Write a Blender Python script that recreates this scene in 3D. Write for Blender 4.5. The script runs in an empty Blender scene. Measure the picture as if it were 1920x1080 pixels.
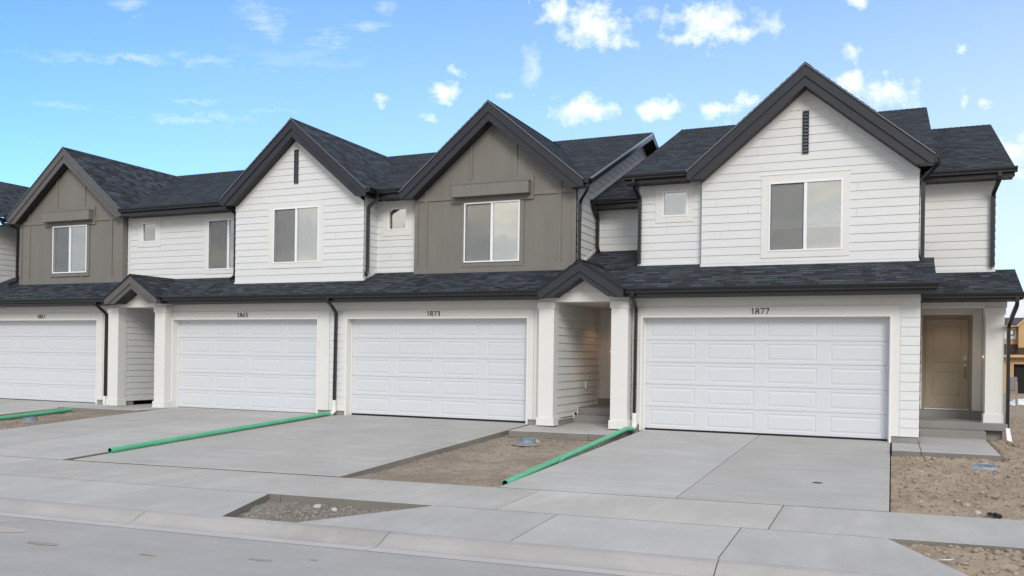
import bpy, math, random
from mathutils import Vector, noise
R = math.radians
C = bpy.context.scene.collection
random.seed(7)

# ------------------------------------------------------------------ camera
YAW, ROLL, FPX = R(23.643), R(0.798), 1626.0
cd = bpy.data.cameras.new("camera"); cam = bpy.data.objects.new("camera", cd); C.objects.link(cam)
bpy.context.scene.camera = cam
cd.sensor_width = 36.0; cd.lens = 36.0 * FPX / 1920.0
cd.shift_x = 0.0; cd.shift_y = (666.0 - 540.0) / 1920.0
cd.clip_start = 0.1; cd.clip_end = 4000
cam.location = (0, -18.496, 1.594)
from mathutils import Matrix
cam.matrix_world = Matrix.Translation(cam.location) @ Matrix.Rotation(YAW, 4, 'Z') @ Matrix.Rotation(R(90), 4, 'X') @ Matrix.Rotation(ROLL, 4, 'Z')

# ------------------------------------------------------------------ world, sun, exposure
SUN_EL, SUN_AZ = R(32), R(152)            # azimuth clockwise from +Y: behind the camera
w = bpy.data.worlds.new("World"); bpy.context.scene.world = w; w.use_nodes = True
nt = w.node_tree; nt.nodes.clear()
def N(t, **k):
    n = nt.nodes.new(t)
    for a, b in k.items(): setattr(n, a, b)
    return n
def LK(a, b): nt.links.new(a, b)
def mth(op, a, b=None, c=None, clamp=False):
    n = N('ShaderNodeMath', operation=op); n.use_clamp = clamp
    for i, x in enumerate((a, b, c)):
        if x is None: continue
        if isinstance(x, (int, float)): n.inputs[i].default_value = x
        else: LK(x, n.inputs[i])
    return n.outputs[0]
sky = N('ShaderNodeTexSky', sky_type='NISHITA', sun_disc=False)
sky.sun_elevation = SUN_EL; sky.sun_rotation = SUN_AZ
sky.air_density = 1.0; sky.dust_density = 0.6; sky.ozone_density = 1.6; sky.altitude = 1300
tc = N('ShaderNodeTexCoord')
# directions turned so that v_y is the way the street front faces away from us
rot = N('ShaderNodeVectorRotate', rotation_type='Z_AXIS'); rot.inputs['Angle'].default_value = -YAW
LK(tc.outputs['Generated'], rot.inputs['Vector'])
sp = N('ShaderNodeSeparateXYZ'); LK(rot.outputs[0], sp.inputs[0])
fy = mth('MAXIMUM', sp.outputs[1], 0.02)
u = mth('DIVIDE', sp.outputs[0], fy); v = mth('DIVIDE', sp.outputs[2], fy)
uv = N('ShaderNodeCombineXYZ'); LK(u, uv.inputs[0]); LK(v, uv.inputs[1])
wn = N('ShaderNodeTexNoise'); wn.inputs['Scale'].default_value = 17; wn.inputs['Detail'].default_value = 7; wn.inputs['Roughness'].default_value = .62
LK(uv.outputs[0], wn.inputs['Vector'])
wsub = N('ShaderNodeVectorMath', operation='SUBTRACT'); LK(wn.outputs['Color'], wsub.inputs[0]); wsub.inputs[1].default_value = (.5, .5, .5)
wn2 = N('ShaderNodeTexNoise'); wn2.inputs['Scale'].default_value = 62; wn2.inputs['Detail'].default_value = 8; wn2.inputs['Roughness'].default_value = .68
LK(uv.outputs[0], wn2.inputs['Vector'])
wsub2 = N('ShaderNodeVectorMath', operation='SUBTRACT'); LK(wn2.outputs['Color'], wsub2.inputs[0]); wsub2.inputs[1].default_value = (.5, .5, .5)
def blobs(lst, warp, nsc, namp, soft, stretch):
    ws = N('ShaderNodeVectorMath', operation='MULTIPLY'); LK(wsub.outputs[0], ws.inputs[0]); ws.inputs[1].default_value = (warp, warp * .8, 0)
    w2 = N('ShaderNodeVectorMath', operation='MULTIPLY_ADD'); LK(wsub2.outputs[0], w2.inputs[0]); w2.inputs[1].default_value = (warp * .55, warp * .55, 0); LK(ws.outputs[0], w2.inputs[2])
    ad = N('ShaderNodeVectorMath', operation='ADD'); LK(uv.outputs[0], ad.inputs[0]); LK(w2.outputs[0], ad.inputs[1])
    st = N('ShaderNodeVectorMath', operation='MULTIPLY'); LK(uv.outputs[0], st.inputs[0]); st.inputs[1].default_value = stretch
    n2 = N('ShaderNodeTexNoise'); n2.inputs['Scale'].default_value = nsc; n2.inputs['Detail'].default_value = 9; n2.inputs['Roughness'].default_value = .6
    LK(st.outputs[0], n2.inputs['Vector'])
    nz = mth('MULTIPLY', mth('SUBTRACT', n2.outputs['Fac'], .5), namp)
    acc = None
    for (cu, cv, du, dv, al) in lst:
        s = N('ShaderNodeVectorMath', operation='SUBTRACT'); LK(ad.outputs[0], s.inputs[0]); s.inputs[1].default_value = (cu, cv, 0)
        d = N('ShaderNodeVectorMath', operation='DIVIDE'); LK(s.outputs[0], d.inputs[0]); d.inputs[1].default_value = (du, dv, 1)
        l = N('ShaderNodeVectorMath', operation='LENGTH'); LK(d.outputs[0], l.inputs[0])
        x = mth('ADD', mth('SUBTRACT', 1.08, l.outputs['Value']), nz)
        x = mth('MULTIPLY', mth('DIVIDE', x, soft, clamp=True), al)
        acc = x if acc is None else mth('MAXIMUM', acc, x)
    return acc
CUM = [(0.0468, 0.3968, 0.0258, 0.0209, 1), (0.0869, 0.3813, 0.0443, 0.0295, 1), (0.1179, 0.367, 0.0221, 0.0135, 0.8), (0.1513, 0.3964, 0.0148, 0.0098, 0.4), (0.216, 0.3868, 0.0406, 0.0271, 1), (0.2482, 0.3725, 0.0258, 0.0111, 0.8), (0.1979, 0.3669, 0.0283, 0.0098, 0.8), (0.2898, 0.3878, 0.0209, 0.0148, 0.55), (0.0791, 0.284, 0.0381, 0.0172, 0.95), (0.1682, 0.2859, 0.0283, 0.0123, 0.95), (0.239, 0.2863, 0.0271, 0.0092, 0.9), (0.2665, 0.2977, 0.016, 0.0098, 0.8), (0.3831, 0.3178, 0.0246, 0.0209, 1), (0.4312, 0.3098, 0.0344, 0.0172, 0.9), (-0.0842, 0.3039, 0.0234, 0.0117, 0.85), (-0.1566, 0.2924, 0.0111, 0.0055, 0.6), (-0.066, 0.3251, 0.0123, 0.0062, 0.6), (0.02, 0.3312, 0.016, 0.0221, 0.4), (0.385, 0.3566, 0.0123, 0.0098, 0.55), (0.5451, 0.3004, 0.0111, 0.0055, 0.6), (0.5155, 0.3024, 0.0055, 0.0111, 0.5), (0.5122, 0.3614, 0.0062, 0.0049, 0.5), (0.5778, 0.2455, 0.0258, 0.0197, 0.8), (0.5739, 0.2177, 0.016, 0.0074, 0.6), (0.3904, 0.4126, 0.0185, 0.0074, 0.8), (-0.1022, 0.2741, 0.0123, 0.0055, 0.4), (-0.0103, 0.2988, 0.0111, 0.0049, 0.4)]
CIR = [(-0.4506, 0.3357, 0.0738, 0.0068, 0.5), (-0.3614, 0.3326, 0.0738, 0.0062, 0.35), (-0.2895, 0.3798, 0.0221, 0.0221, 0.5), (-0.3008, 0.3962, 0.0369, 0.0098, 0.3), (-0.2203, 0.3598, 0.0308, 0.0111, 0.5), (-0.1713, 0.3753, 0.0221, 0.0098, 0.45), (-0.4484, 0.3972, 0.016, 0.0111, 0.5), (-0.3728, 0.2679, 0.0677, 0.0062, 0.45), (-0.2807, 0.279, 0.0369, 0.0037, 0.3), (-0.5144, 0.2819, 0.0431, 0.0049, 0.3), (-0.373, 0.2863, 0.0369, 0.0037, 0.35), (-0.5214, 0.3421, 0.0554, 0.0049, 0.25), (-0.2507, 0.3385, 0.0738, 0.0135, 0.2), (-0.1501, 0.3983, 0.0123, 0.0111, 0.4)]
m1 = blobs(CUM, .042, 44, 2.8, 1.25, (1, 1, 1))
m2 = blobs(CIR, .045, 24, 4.2, 2.6, (1, 3.6, 1))
front = mth('MULTIPLY', sp.outputs[1], 8, clamp=True)
cl = mth('MULTIPLY', mth('MAXIMUM', m1, m2, clamp=True), front)
# broken cloud over the rest of the sky (behind the viewer)
n3 = N('ShaderNodeTexNoise'); n3.inputs['Scale'].default_value = 3.2; n3.inputs['Detail'].default_value = 8; n3.inputs['Roughness'].default_value = .58
st3 = N('ShaderNodeVectorMath', operation='MULTIPLY'); LK(tc.outputs['Generated'], st3.inputs[0]); st3.inputs[1].default_value = (1, 1, 2.6); LK(st3.outputs[0], n3.inputs['Vector'])
thick = mth('MULTIPLY', mth('SUBTRACT', .75, sp.outputs[2]), 1.6, clamp=True)      # veil of cloud, thicker low down on the sun's side
back = mth('MULTIPLY', mth('ADD', mth('DIVIDE', mth('SUBTRACT', n3.outputs['Fac'], .44), .2, clamp=True), thick, clamp=True), mth('MULTIPLY', mth('MULTIPLY', sp.outputs[1], -3.0), 1.0, clamp=True))
over = mth('MULTIPLY', mth('MULTIPLY', mth('SUBTRACT', sp.outputs[2], .44), 5.0, clamp=True), mth('ADD', mth('DIVIDE', mth('SUBTRACT', n3.outputs['Fac'], .40), .25, clamp=True), .35, clamp=True))  # cloud veil added overhead, out of frame, to neutralise blue light on the ground
back = mth('MAXIMUM', back, mth('MULTIPLY', over, .8))
tint = N('ShaderNodeMix', data_type='RGBA', blend_type='MULTIPLY'); tint.inputs[0].default_value = 1
LK(sky.outputs[0], tint.inputs[6]); tint.inputs[7].default_value = (.66, 1.03, 1.36, 1)
hz = mth('MULTIPLY', mth('SUBTRACT', 1.25, mth('MULTIPLY', sp.outputs[2], 2.4), clamp=True), mth('MULTIPLY_ADD', u, .62, .48, clamp=True))
hz = mth('MULTIPLY', hz, front)
mixh = N('ShaderNodeMix', data_type='RGBA'); LK(hz, mixh.inputs[0]); LK(tint.outputs[2], mixh.inputs[6]); mixh.inputs[7].default_value = (4.7, 5.3, 5.75, 1)
mixc = N('ShaderNodeMix', data_type='RGBA'); LK(cl, mixc.inputs[0]); LK(mixh.outputs[2], mixc.inputs[6]); mixc.inputs[7].default_value = (7.2, 7.3, 7.5, 1)
mixb = N('ShaderNodeMix', data_type='RGBA'); LK(back, mixb.inputs[0]); LK(mixc.outputs[2], mixb.inputs[6]); 
n4 = N('ShaderNodeTexNoise'); n4.inputs['Scale'].default_value = 5.5; n4.inputs['Detail'].default_value = 5
st4 = N('ShaderNodeVectorMath', operation='MULTIPLY'); LK(tc.outputs['Generated'], st4.inputs[0]); st4.inputs[1].default_value = (1, 1, 4.5); LK(st4.outputs[0], n4.inputs['Vector'])
cb = N('ShaderNodeMix', data_type='RGBA'); LK(mth('DIVIDE', mth('SUBTRACT', n4.outputs['Fac'], .38), .24, clamp=True), cb.inputs[0])
cb.inputs[6].default_value = (4.6, 4.8, 5.0, 1); cb.inputs[7].default_value = (7.4, 6.9, 6.0, 1); LK(cb.outputs[2], mixb.inputs[7])
bg = N('ShaderNodeBackground'); bg.inputs[1].default_value = 0.15
LK(mixb.outputs[2], bg.inputs[0])
ow = N('ShaderNodeOutputWorld'); LK(bg.outputs[0], ow.inputs[0])

sd = bpy.data.lights.new("sun", 'SUN'); sun = bpy.data.objects.new("sun", sd); C.objects.link(sun)
sd.energy = 1.7; sd.angle = R(22); sd.color = (1.0, .94, .85)
dv = Vector((math.sin(SUN_AZ) * math.cos(SUN_EL), math.cos(SUN_AZ) * math.cos(SUN_EL), math.sin(SUN_EL)))
sun.rotation_euler = dv.to_track_quat('Z', 'Y').to_euler()
vs = bpy.context.scene.view_settings
vs.view_transform = 'Standard'; vs.look = 'None'; vs.gamma = 1; vs.use_curve_mapping = False; vs.exposure = 0.28

# ------------------------------------------------------------------ materials
MATS = {}
def mat(name, col, rough=.6, var=0.0, scale=3.0, bump=0.0, bscale=60.0, metal=0.0, spec=.4, stretch=(1, 1, 1), col2=None, detail=6, bdist=.004):
    m = bpy.data.materials.new(name); m.use_nodes = True; t = m.node_tree; b = t.nodes['Principled BSDF']
    b.inputs['Roughness'].default_value = rough; b.inputs['Metallic'].default_value = metal; b.inputs['Specular IOR Level'].default_value = spec
    g = t.nodes.new('ShaderNodeNewGeometry')
    mp = t.nodes.new('ShaderNodeMapping'); mp.inputs['Scale'].default_value = stretch; t.links.new(g.outputs['Position'], mp.inputs[0])
    if var or col2:
        n = t.nodes.new('ShaderNodeTexNoise'); n.inputs['Scale'].default_value = scale; n.inputs['Detail'].default_value = detail; n.inputs['Roughness'].default_value = .6
        t.links.new(mp.outputs[0], n.inputs['Vector'])
        mr = t.nodes.new('ShaderNodeMapRange'); mr.inputs[1].default_value = .3; mr.inputs[2].default_value = .7; t.links.new(n.outputs['Fac'], mr.inputs[0])
        mx = t.nodes.new('ShaderNodeMix'); mx.data_type = 'RGBA'; t.links.new(mr.outputs[0], mx.inputs[0])
        c2 = col2 if col2 else [c * (1 + var) for c in col]; c1 = [c * (1 - var) for c in col] if not col2 else col
        mx.inputs[6].default_value = (*c1, 1); mx.inputs[7].default_value = (*c2, 1); t.links.new(mx.outputs[2], b.inputs['Base Color'])
    else: b.inputs['Base Color'].default_value = (*col, 1)
    if bump:
        n = t.nodes.new('ShaderNodeTexNoise'); n.inputs['Scale'].default_value = bscale; n.inputs['Detail'].default_value = 5; t.links.new(mp.outputs[0], n.inputs['Vector'])
        bm = t.nodes.new('ShaderNodeBump'); bm.inputs['Strength'].default_value = bump; bm.inputs['Distance'].default_value = bdist
        t.links.new(n.outputs['Fac'], bm.inputs['Height']); t.links.new(bm.outputs[0], b.inputs['Normal'])
    MATS[name] = m; return m
mat('siding', (.665, .675, .672), .62, .035, 2.2, .35, 30, stretch=(1.0, 1.0, 9), bdist=.003)
mat('trim_white', (.70, .695, .67), .55, .02, 1.2, .12, 40)
mat('trim_pvc', (.75, .74, .72), .4, .01, 1)
mat('door_white', (.60, .625, .655), .42, .012, .7, .12, 160, bdist=.001, stretch=(.3, 1, 3))
mat('panel_grey', (.185, .174, .155), .62, .07, 1.3, .2, 50, stretch=(3, 3, .5))
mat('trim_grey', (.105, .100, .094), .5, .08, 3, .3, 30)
mat('trim_dark', (.026, .028, .035), .5, .10, 3, .35, 30, stretch=(1, 1, 1))
mat('gutter_black', (.010, .011, .013), .28, spec=.5)
mat('soffit_dark', (.020, .020, .022), .5)
mat('flash_blue', (.10, .12, .15), .35, spec=.6)
mat('metal_pale', (.34, .37, .41), .3, spec=.6)
mat('flash_white', (.68, .69, .70), .4)
mat('found', (.25, .245, .24), .85, .15, 4, .5, 60)
mat('vinyl', (.80, .81, .84), .3)
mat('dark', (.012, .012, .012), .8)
mat('room', (.36, .35, .31), .9, .2, 1.2)
mat('curtain', (.70, .67, .58), .8, .15, 2.5, stretch=(3, 3, .4))
mat('blind', (.84, .83, .79), .55)
mat('door_tan', (.33, .28, .21), .45, .03, 2, .15, 90)
mat('door_frame', (.27, .225, .165), .5, .03, 2)
mat('nickel', (.30, .27, .22), .3, metal=1.0)
mat('mud_pale', (.45, .405, .36), .9, .08, 6, .3, 60)
mat('mud_dark', (.32, .285, .25), .9, .15, 8)
mat('number_black', (.045, .045, .05), .35)
mat('green_pvc', (.11, .43, .25), .38, .12, 2.5, .15, 30)
mat('green_dark', (.015, .075, .035), .5)
mat('white_pvc', (.76, .76, .74), .35, .02, 3)
mat('blue_iron', (.17, .23, .29), .5, .30, 14, .5, 50, spec=.5)
mat('blue_pale', (.26, .31, .36), .5, .25, 12, .4, 50)
mat('iron_dark', (.05, .055, .06), .6)
mat('rubble', (.20, .165, .13), .9, col2=(.38, .33, .27), scale=9, bump=.6, bscale=60)
mat('clod', (.28, .225, .17), .95, col2=(.36, .295, .225), scale=12, bump=.6, bscale=60)
mat('rock_tan', (.30, .24, .18), .85, col2=(.42, .36, .29), scale=14, bump=.5, bscale=50)
mat('rock_pale', (.46, .44, .41), .8, .15, 12, .4, 50)
mat('gravel_grey', (.15, .14, .125), .9, col2=(.29, .27, .24), scale=22, bump=.5, bscale=80)
mat('osb', (.46, .29, .13), .8, col2=(.60, .42, .22), scale=16, bump=.3, bscale=40)
mat('lumber', (.56, .36, .18), .7, .15, 6)
mat('wrap', (.72, .74, .80), .5, .05, 3)
mat('stake_wood', (.30, .23, .17), .8, .2, 8, stretch=(8, 8, 1))
mat('cabinet_grey', (.20, .20, .20), .5, .1, 4)
mat('plastic_sheet', (.72, .73, .76), .35, .12, 5, .6, 12, bdist=.03)
mat('paper', (.75, .75, .74), .7)
mat('straw', (.50, .42, .28), .8)
mat('tyre_black', (.02, .02, .02), .8)
mat('car_paint', (.40, .38, .34), .3, spec=.6)
mat('ceiling_white', (.55, .52, .47), .7)

def concrete(name, base, streak=(.5, 3, 1), contrast=.13, stain=(.36, .33, .30), stain_amt=.35):
    m = bpy.data.materials.new(name); m.use_nodes = True; t = m.node_tree; b = t.nodes['Principled BSDF']; b.inputs['Roughness'].default_value = .82; b.inputs['Specular IOR Level'].default_value = .3
    g = t.nodes.new('ShaderNodeNewGeometry')
    def nz(sc, s, d=6, r=.6):
        mp = t.nodes.new('ShaderNodeMapping'); mp.inputs['Scale'].default_value = s; t.links.new(g.outputs['Position'], mp.inputs[0])
        n = t.nodes.new('ShaderNodeTexNoise'); n.inputs['Scale'].default_value = sc; n.inputs['Detail'].default_value = d; n.inputs['Roughness'].default_value = r
        t.links.new(mp.outputs[0], n.inputs['Vector']); return n.outputs['Fac']
    def mixrgb(f, a, bb, mode='MIX', fac=None):
        x = t.nodes.new('ShaderNodeMix'); x.data_type = 'RGBA'; x.blend_type = mode
        if f is not None: t.links.new(f, x.inputs[0])
        else: x.inputs[0].default_value = fac
        for i, q in ((6, a), (7, bb)):
            if isinstance(q, tuple): x.inputs[i].default_value = (*q, 1)
            else: t.links.new(q, x.inputs[i])
        return x.outputs[2]
    def mr(f, a, bb, c=0, d=1):
        x = t.nodes.new('ShaderNodeMapRange'); t.links.new(f, x.inputs[0])
        for i, q in enumerate((a, bb, c, d)): x.inputs[i + 1].default_value = q
        return x.outputs[0]
    lo = tuple(c * (1 - contrast) for c in base); hi = tuple(c * (1 + contrast) for c in base)
    c = mixrgb(mr(nz(.8, (1, 1, 1)), .3, .7), lo, hi)
    c = mixrgb(mr(nz(1.4, streak), .35, .75, 0, .65), c, tuple(x * .80 for x in base))
    c = mixrgb(mr(nz(.55, (1, 1, 1), 9, .7), .54, .72, 0, stain_amt), c, stain)
    c = mixrgb(mr(nz(1.1, tuple(q * 14 for q in streak), 4, .7), .4, .7, 0, .30), c, tuple(x * .88 for x in base))
    c = mixrgb(mr(nz(2.6, (1, 1, 1), 7, .75), .50, .72, 0, .35), c, tuple(x * .84 for x in base))
    sp_ = nz(170, (1, 1, 1), 3)
    c = mixrgb(mr(sp_, .60, .72, 0, .45), c, tuple(x * .55 for x in base))
    c = mixrgb(mr(nz(48, (1, 1, 1), 4, .8), .58, .74, 0, .28), c, tuple(x * .7 for x in base))
    c = mixrgb(mr(nz(7, (1, 1, 1), 8, .7), .62, .78, 0, .3), c, tuple(min(1, x * 1.2) for x in base))
    t.links.new(c, b.inputs['Base Color'])
    bm = t.nodes.new('ShaderNodeBump'); bm.inputs['Strength'].default_value = .35; bm.inputs['Distance'].default_value = .003
    t.links.new(nz(120, (1, .4, 1), 6), bm.inputs['Height']); t.links.new(bm.outputs[0], b.inputs['Normal'])
    MATS[name] = m; return m
concrete('conc_drive', (.485, .475, .455))
concrete('conc_walk', (.515, .495, .46), (3, .5, 1))
concrete('conc_apron', (.49, .48, .458), (3, .6, 1))
concrete('conc_drive_b', (.45, .438, .415)); concrete('conc_walk_b', (.465, .450, .42), (3, .5, 1)); concrete('conc_apron_b', (.455, .448, .43), (3, .6, 1))
concrete('conc_kerb', (.415, .395, .375), (.4, 3, 1), .14, stain=(.22, .20, .18), stain_amt=.5)
concrete('conc_pan', (.55, .515, .49), (.4, 3, 1), .08)
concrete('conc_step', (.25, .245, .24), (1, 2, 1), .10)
concrete('road', (.415, .402, .385), (.5, 2.2, 1), .10, stain=(.36, .32, .28), stain_amt=.55)
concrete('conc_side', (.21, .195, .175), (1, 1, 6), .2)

def dirt(name, a, b2, c3, bs=1.0):
    m = bpy.data.materials.new(name); m.use_nodes = True; t = m.node_tree; b = t.nodes['Principled BSDF']; b.inputs['Roughness'].default_value = .95; b.inputs['Specular IOR Level'].default_value = .1
    g = t.nodes.new('ShaderNodeNewGeometry')
    def nz(sc, d=8, r=.65):
        n = t.nodes.new('ShaderNodeTexNoise'); n.inputs['Scale'].default_value = sc; n.inputs['Detail'].default_value = d; n.inputs['Roughness'].default_value = r
        t.links.new(g.outputs['Position'], n.inputs['Vector']); return n.outputs['Fac']
    def mx(f, lo, hi, p, q):
        mr = t.nodes.new('ShaderNodeMapRange'); t.links.new(f, mr.inputs[0]); mr.inputs[1].default_value = lo; mr.inputs[2].default_value = hi
        x = t.nodes.new('ShaderNodeMix'); x.data_type = 'RGBA'; t.links.new(mr.outputs[0], x.inputs[0])
        for i, s in ((6, p), (7, q)):
            if isinstance(s, tuple): x.inputs[i].default_value = (*s, 1)
            else: t.links.new(s, x.inputs[i])
        return x.outputs[2]
    c = mx(nz(1.3), .42, .60, a, b2); c = mx(nz(34, 5), .55, .72, c, c3); c = mx(nz(5, 9, .75), .56, .70, c, tuple(x * .72 for x in a))
    t.links.new(c, b.inputs['Base Color'])
    bm = t.nodes.new('ShaderNodeBump'); bm.inputs['Strength'].default_value = .9 * bs; bm.inputs['Distance'].default_value = .015
    t.links.new(nz(38, 9, .7), bm.inputs['Height']); t.links.new(bm.outputs[0], b.inputs['Normal'])
    MATS[name] = m
dirt('dirt_tan', (.31, .245, .18), (.38, .31, .235), (.43, .365, .29))
dirt('dirt_mid', (.27, .22, .17), (.37, .31, .245), (.20, .19, .175))
dirt('dirt_grey', (.20, .18, .155), (.27, .245, .21), (.33, .30, .265))
dirt('dirt_far', (.25, .19, .14), (.33, .27, .21), (.30, .25, .20), .5)

def shingle_mat():
    m = bpy.data.materials.new('shingles'); m.use_nodes = True; t = m.node_tree; b = t.nodes['Principled BSDF']
    b.inputs['Roughness'].default_value = .78; b.inputs['Specular IOR Level'].default_value = .35
    uvn = t.nodes.new('ShaderNodeUVMap'); uvn.uv_map = 'UVMap'
    def brick(w_, h_, off, ca, cb, sq=1.0, msize=.004):
        n = t.nodes.new('ShaderNodeTexBrick'); n.offset = off; n.offset_frequency = 2; n.squash = sq; n.squash_frequency = 3
        n.inputs['Scale'].default_value = 1; n.inputs['Brick Width'].default_value = w_; n.inputs['Row Height'].default_value = h_
        n.inputs['Mortar Size'].default_value = msize; n.inputs['Mortar Smooth'].default_value = .3
        n.inputs['Color1'].default_value = (*ca, 1); n.inputs['Color2'].default_value = (*cb, 1); n.inputs['Mortar'].default_value = (.004, .004, .005, 1)
        t.links.new(uvn.outputs[0], n.inputs['Vector']); return n
    b1 = brick(.23, .143, .37, (.008, .011, .015), (.062, .075, .093), .8, .0025)
    b2 = brick(.41, .143, .61, (.62, .63, .65), (1.2, 1.2, 1.2), 1.3, 0)
    mx = t.nodes.new('ShaderNodeMix'); mx.data_type = 'RGBA'; mx.blend_type = 'MULTIPLY'; mx.inputs[0].default_value = .7
    t.links.new(b1.outputs['Color'], mx.inputs[6]); t.links.new(b2.outputs['Color'], mx.inputs[7])
    g = t.nodes.new('ShaderNodeNewGeometry'); n = t.nodes.new('ShaderNodeTexNoise'); n.inputs['Scale'].default_value = 90; n.inputs['Detail'].default_value = 4; t.links.new(g.outputs['Position'], n.inputs['Vector'])
    n2 = t.nodes.new('ShaderNodeTexNoise'); n2.inputs['Scale'].default_value = 1.1; n2.inputs['Detail'].default_value = 4; t.links.new(g.outputs['Position'], n2.inputs['Vector'])
    ov = t.nodes.new('ShaderNodeMix'); ov.data_type = 'RGBA'; ov.blend_type = 'OVERLAY'; ov.inputs[0].default_value = .4
    t.links.new(mx.outputs[2], ov.inputs[6]); t.links.new(n.outputs['Fac'], ov.inputs[7])
    o2 = t.nodes.new('ShaderNodeMix'); o2.data_type = 'RGBA'; o2.blend_type = 'OVERLAY'; o2.inputs[0].default_value = .15
    t.links.new(ov.outputs[2], o2.inputs[6]); t.links.new(n2.outputs['Fac'], o2.inputs[7])
    t.links.new(o2.outputs[2], b.inputs['Base Color'])
    # each course lies on the one below: saw-tooth height along the slope, thick tabs stand out
    sx = t.nodes.new('ShaderNodeSeparateXYZ'); t.links.new(uvn.outputs[0], sx.inputs[0])
    def mm(op, a, c):
        q = t.nodes.new('ShaderNodeMath'); q.operation = op
        for i, s in enumerate((a, c)):
            if isinstance(s, (int, float)): q.inputs[i].default_value = s
            else: t.links.new(s, q.inputs[i])
        return q.outputs[0]
    fr = mm('FRACT', mm('DIVIDE', sx.outputs[1], .143), 0)
    saw = mm('SUBTRACT', 1.0, fr)
    bw = t.nodes.new('ShaderNodeRGBToBW'); t.links.new(b1.outputs['Color'], bw.inputs[0])
    h = mm('MULTIPLY', bw.outputs[0], 9.0)
    h = mm('ADD', h, mm('MULTIPLY', n.outputs['Fac'], .35))
    bm = t.nodes.new('ShaderNodeBump'); bm.inputs['Strength'].default_value = .8; bm.inputs['Distance'].default_value = .006
    t.links.new(h, bm.inputs['Height']); t.links.new(bm.outputs[0], b.inputs['Normal'])
    MATS['shingles'] = m
shingle_mat()

def glass_mat(name, tintc, refl):
    m = bpy.data.materials.new(name); m.use_nodes = True; t = m.node_tree; t.nodes.clear()
    o = t.nodes.new('ShaderNodeOutputMaterial'); mx = t.nodes.new('ShaderNodeMixShader'); tr = t.nodes.new('ShaderNodeBsdfTransparent'); gl = t.nodes.new('ShaderNodeBsdfGlossy')
    tr.inputs[0].default_value = (*tintc, 1); gl.inputs['Roughness'].default_value = .02; gl.inputs['Color'].default_value = (.95, .96, .95, 1)
    lw = t.nodes.new('ShaderNodeLayerWeight'); lw.inputs[0].default_value = .35
    ad = t.nodes.new('ShaderNodeMath'); ad.operation = 'MULTIPLY_ADD'; t.links.new(lw.outputs['Fresnel'], ad.inputs[0]); ad.inputs[1].default_value = .8; ad.inputs[2].default_value = refl; ad.use_clamp = True
    g = t.nodes.new('ShaderNodeNewGeometry'); n = t.nodes.new('ShaderNodeTexNoise'); n.inputs['Scale'].default_value = 1.6; n.inputs['Detail'].default_value = 2; t.links.new(g.outputs['Position'], n.inputs['Vector'])
    bm = t.nodes.new('ShaderNodeBump'); bm.inputs['Strength'].default_value = .08; bm.inputs['Distance'].default_value = .03; t.links.new(n.outputs['Fac'], bm.inputs['Height']); t.links.new(bm.outputs[0], gl.inputs['Normal'])
    t.links.new(ad.outputs[0], mx.inputs[0]); t.links.new(tr.outputs[0], mx.inputs[1]); t.links.new(gl.outputs[0], mx.inputs[2]); t.links.new(mx.outputs[0], o.inputs[0])
    MATS[name] = m
glass_mat('glass', (.87, .88, .87), .34)
def screen_mat():
    m = bpy.data.materials.new('screen'); m.use_nodes = True; t = m.node_tree; t.nodes.clear()
    o = t.nodes.new('ShaderNodeOutputMaterial'); mx = t.nodes.new('ShaderNodeMixShader'); tr = t.nodes.new('ShaderNodeBsdfTransparent'); df = t.nodes.new('ShaderNodeBsdfDiffuse')
    df.inputs[0].default_value = (.13, .13, .125, 1); mx.inputs[0].default_value = .22
    t.links.new(tr.outputs[0], mx.inputs[1]); t.links.new(df.outputs[0], mx.inputs[2]); t.links.new(mx.outputs[0], o.inputs[0]); MATS['screen'] = m
screen_mat()
def emit(name, col, s):
    m = bpy.data.materials.new(name); m.use_nodes = True; b = m.node_tree.nodes['Principled BSDF']; b.inputs['Base Color'].default_value = (*col, 1)
    b.inputs['Emission Color'].default_value = (*col, 1); b.inputs['Emission Strength'].default_value = s; MATS[name] = m
emit('bell_glow', (1.0, .45, .15), 2.0)
emit('lamp_glow', (1.0, .62, .30), 6.0)

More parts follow.
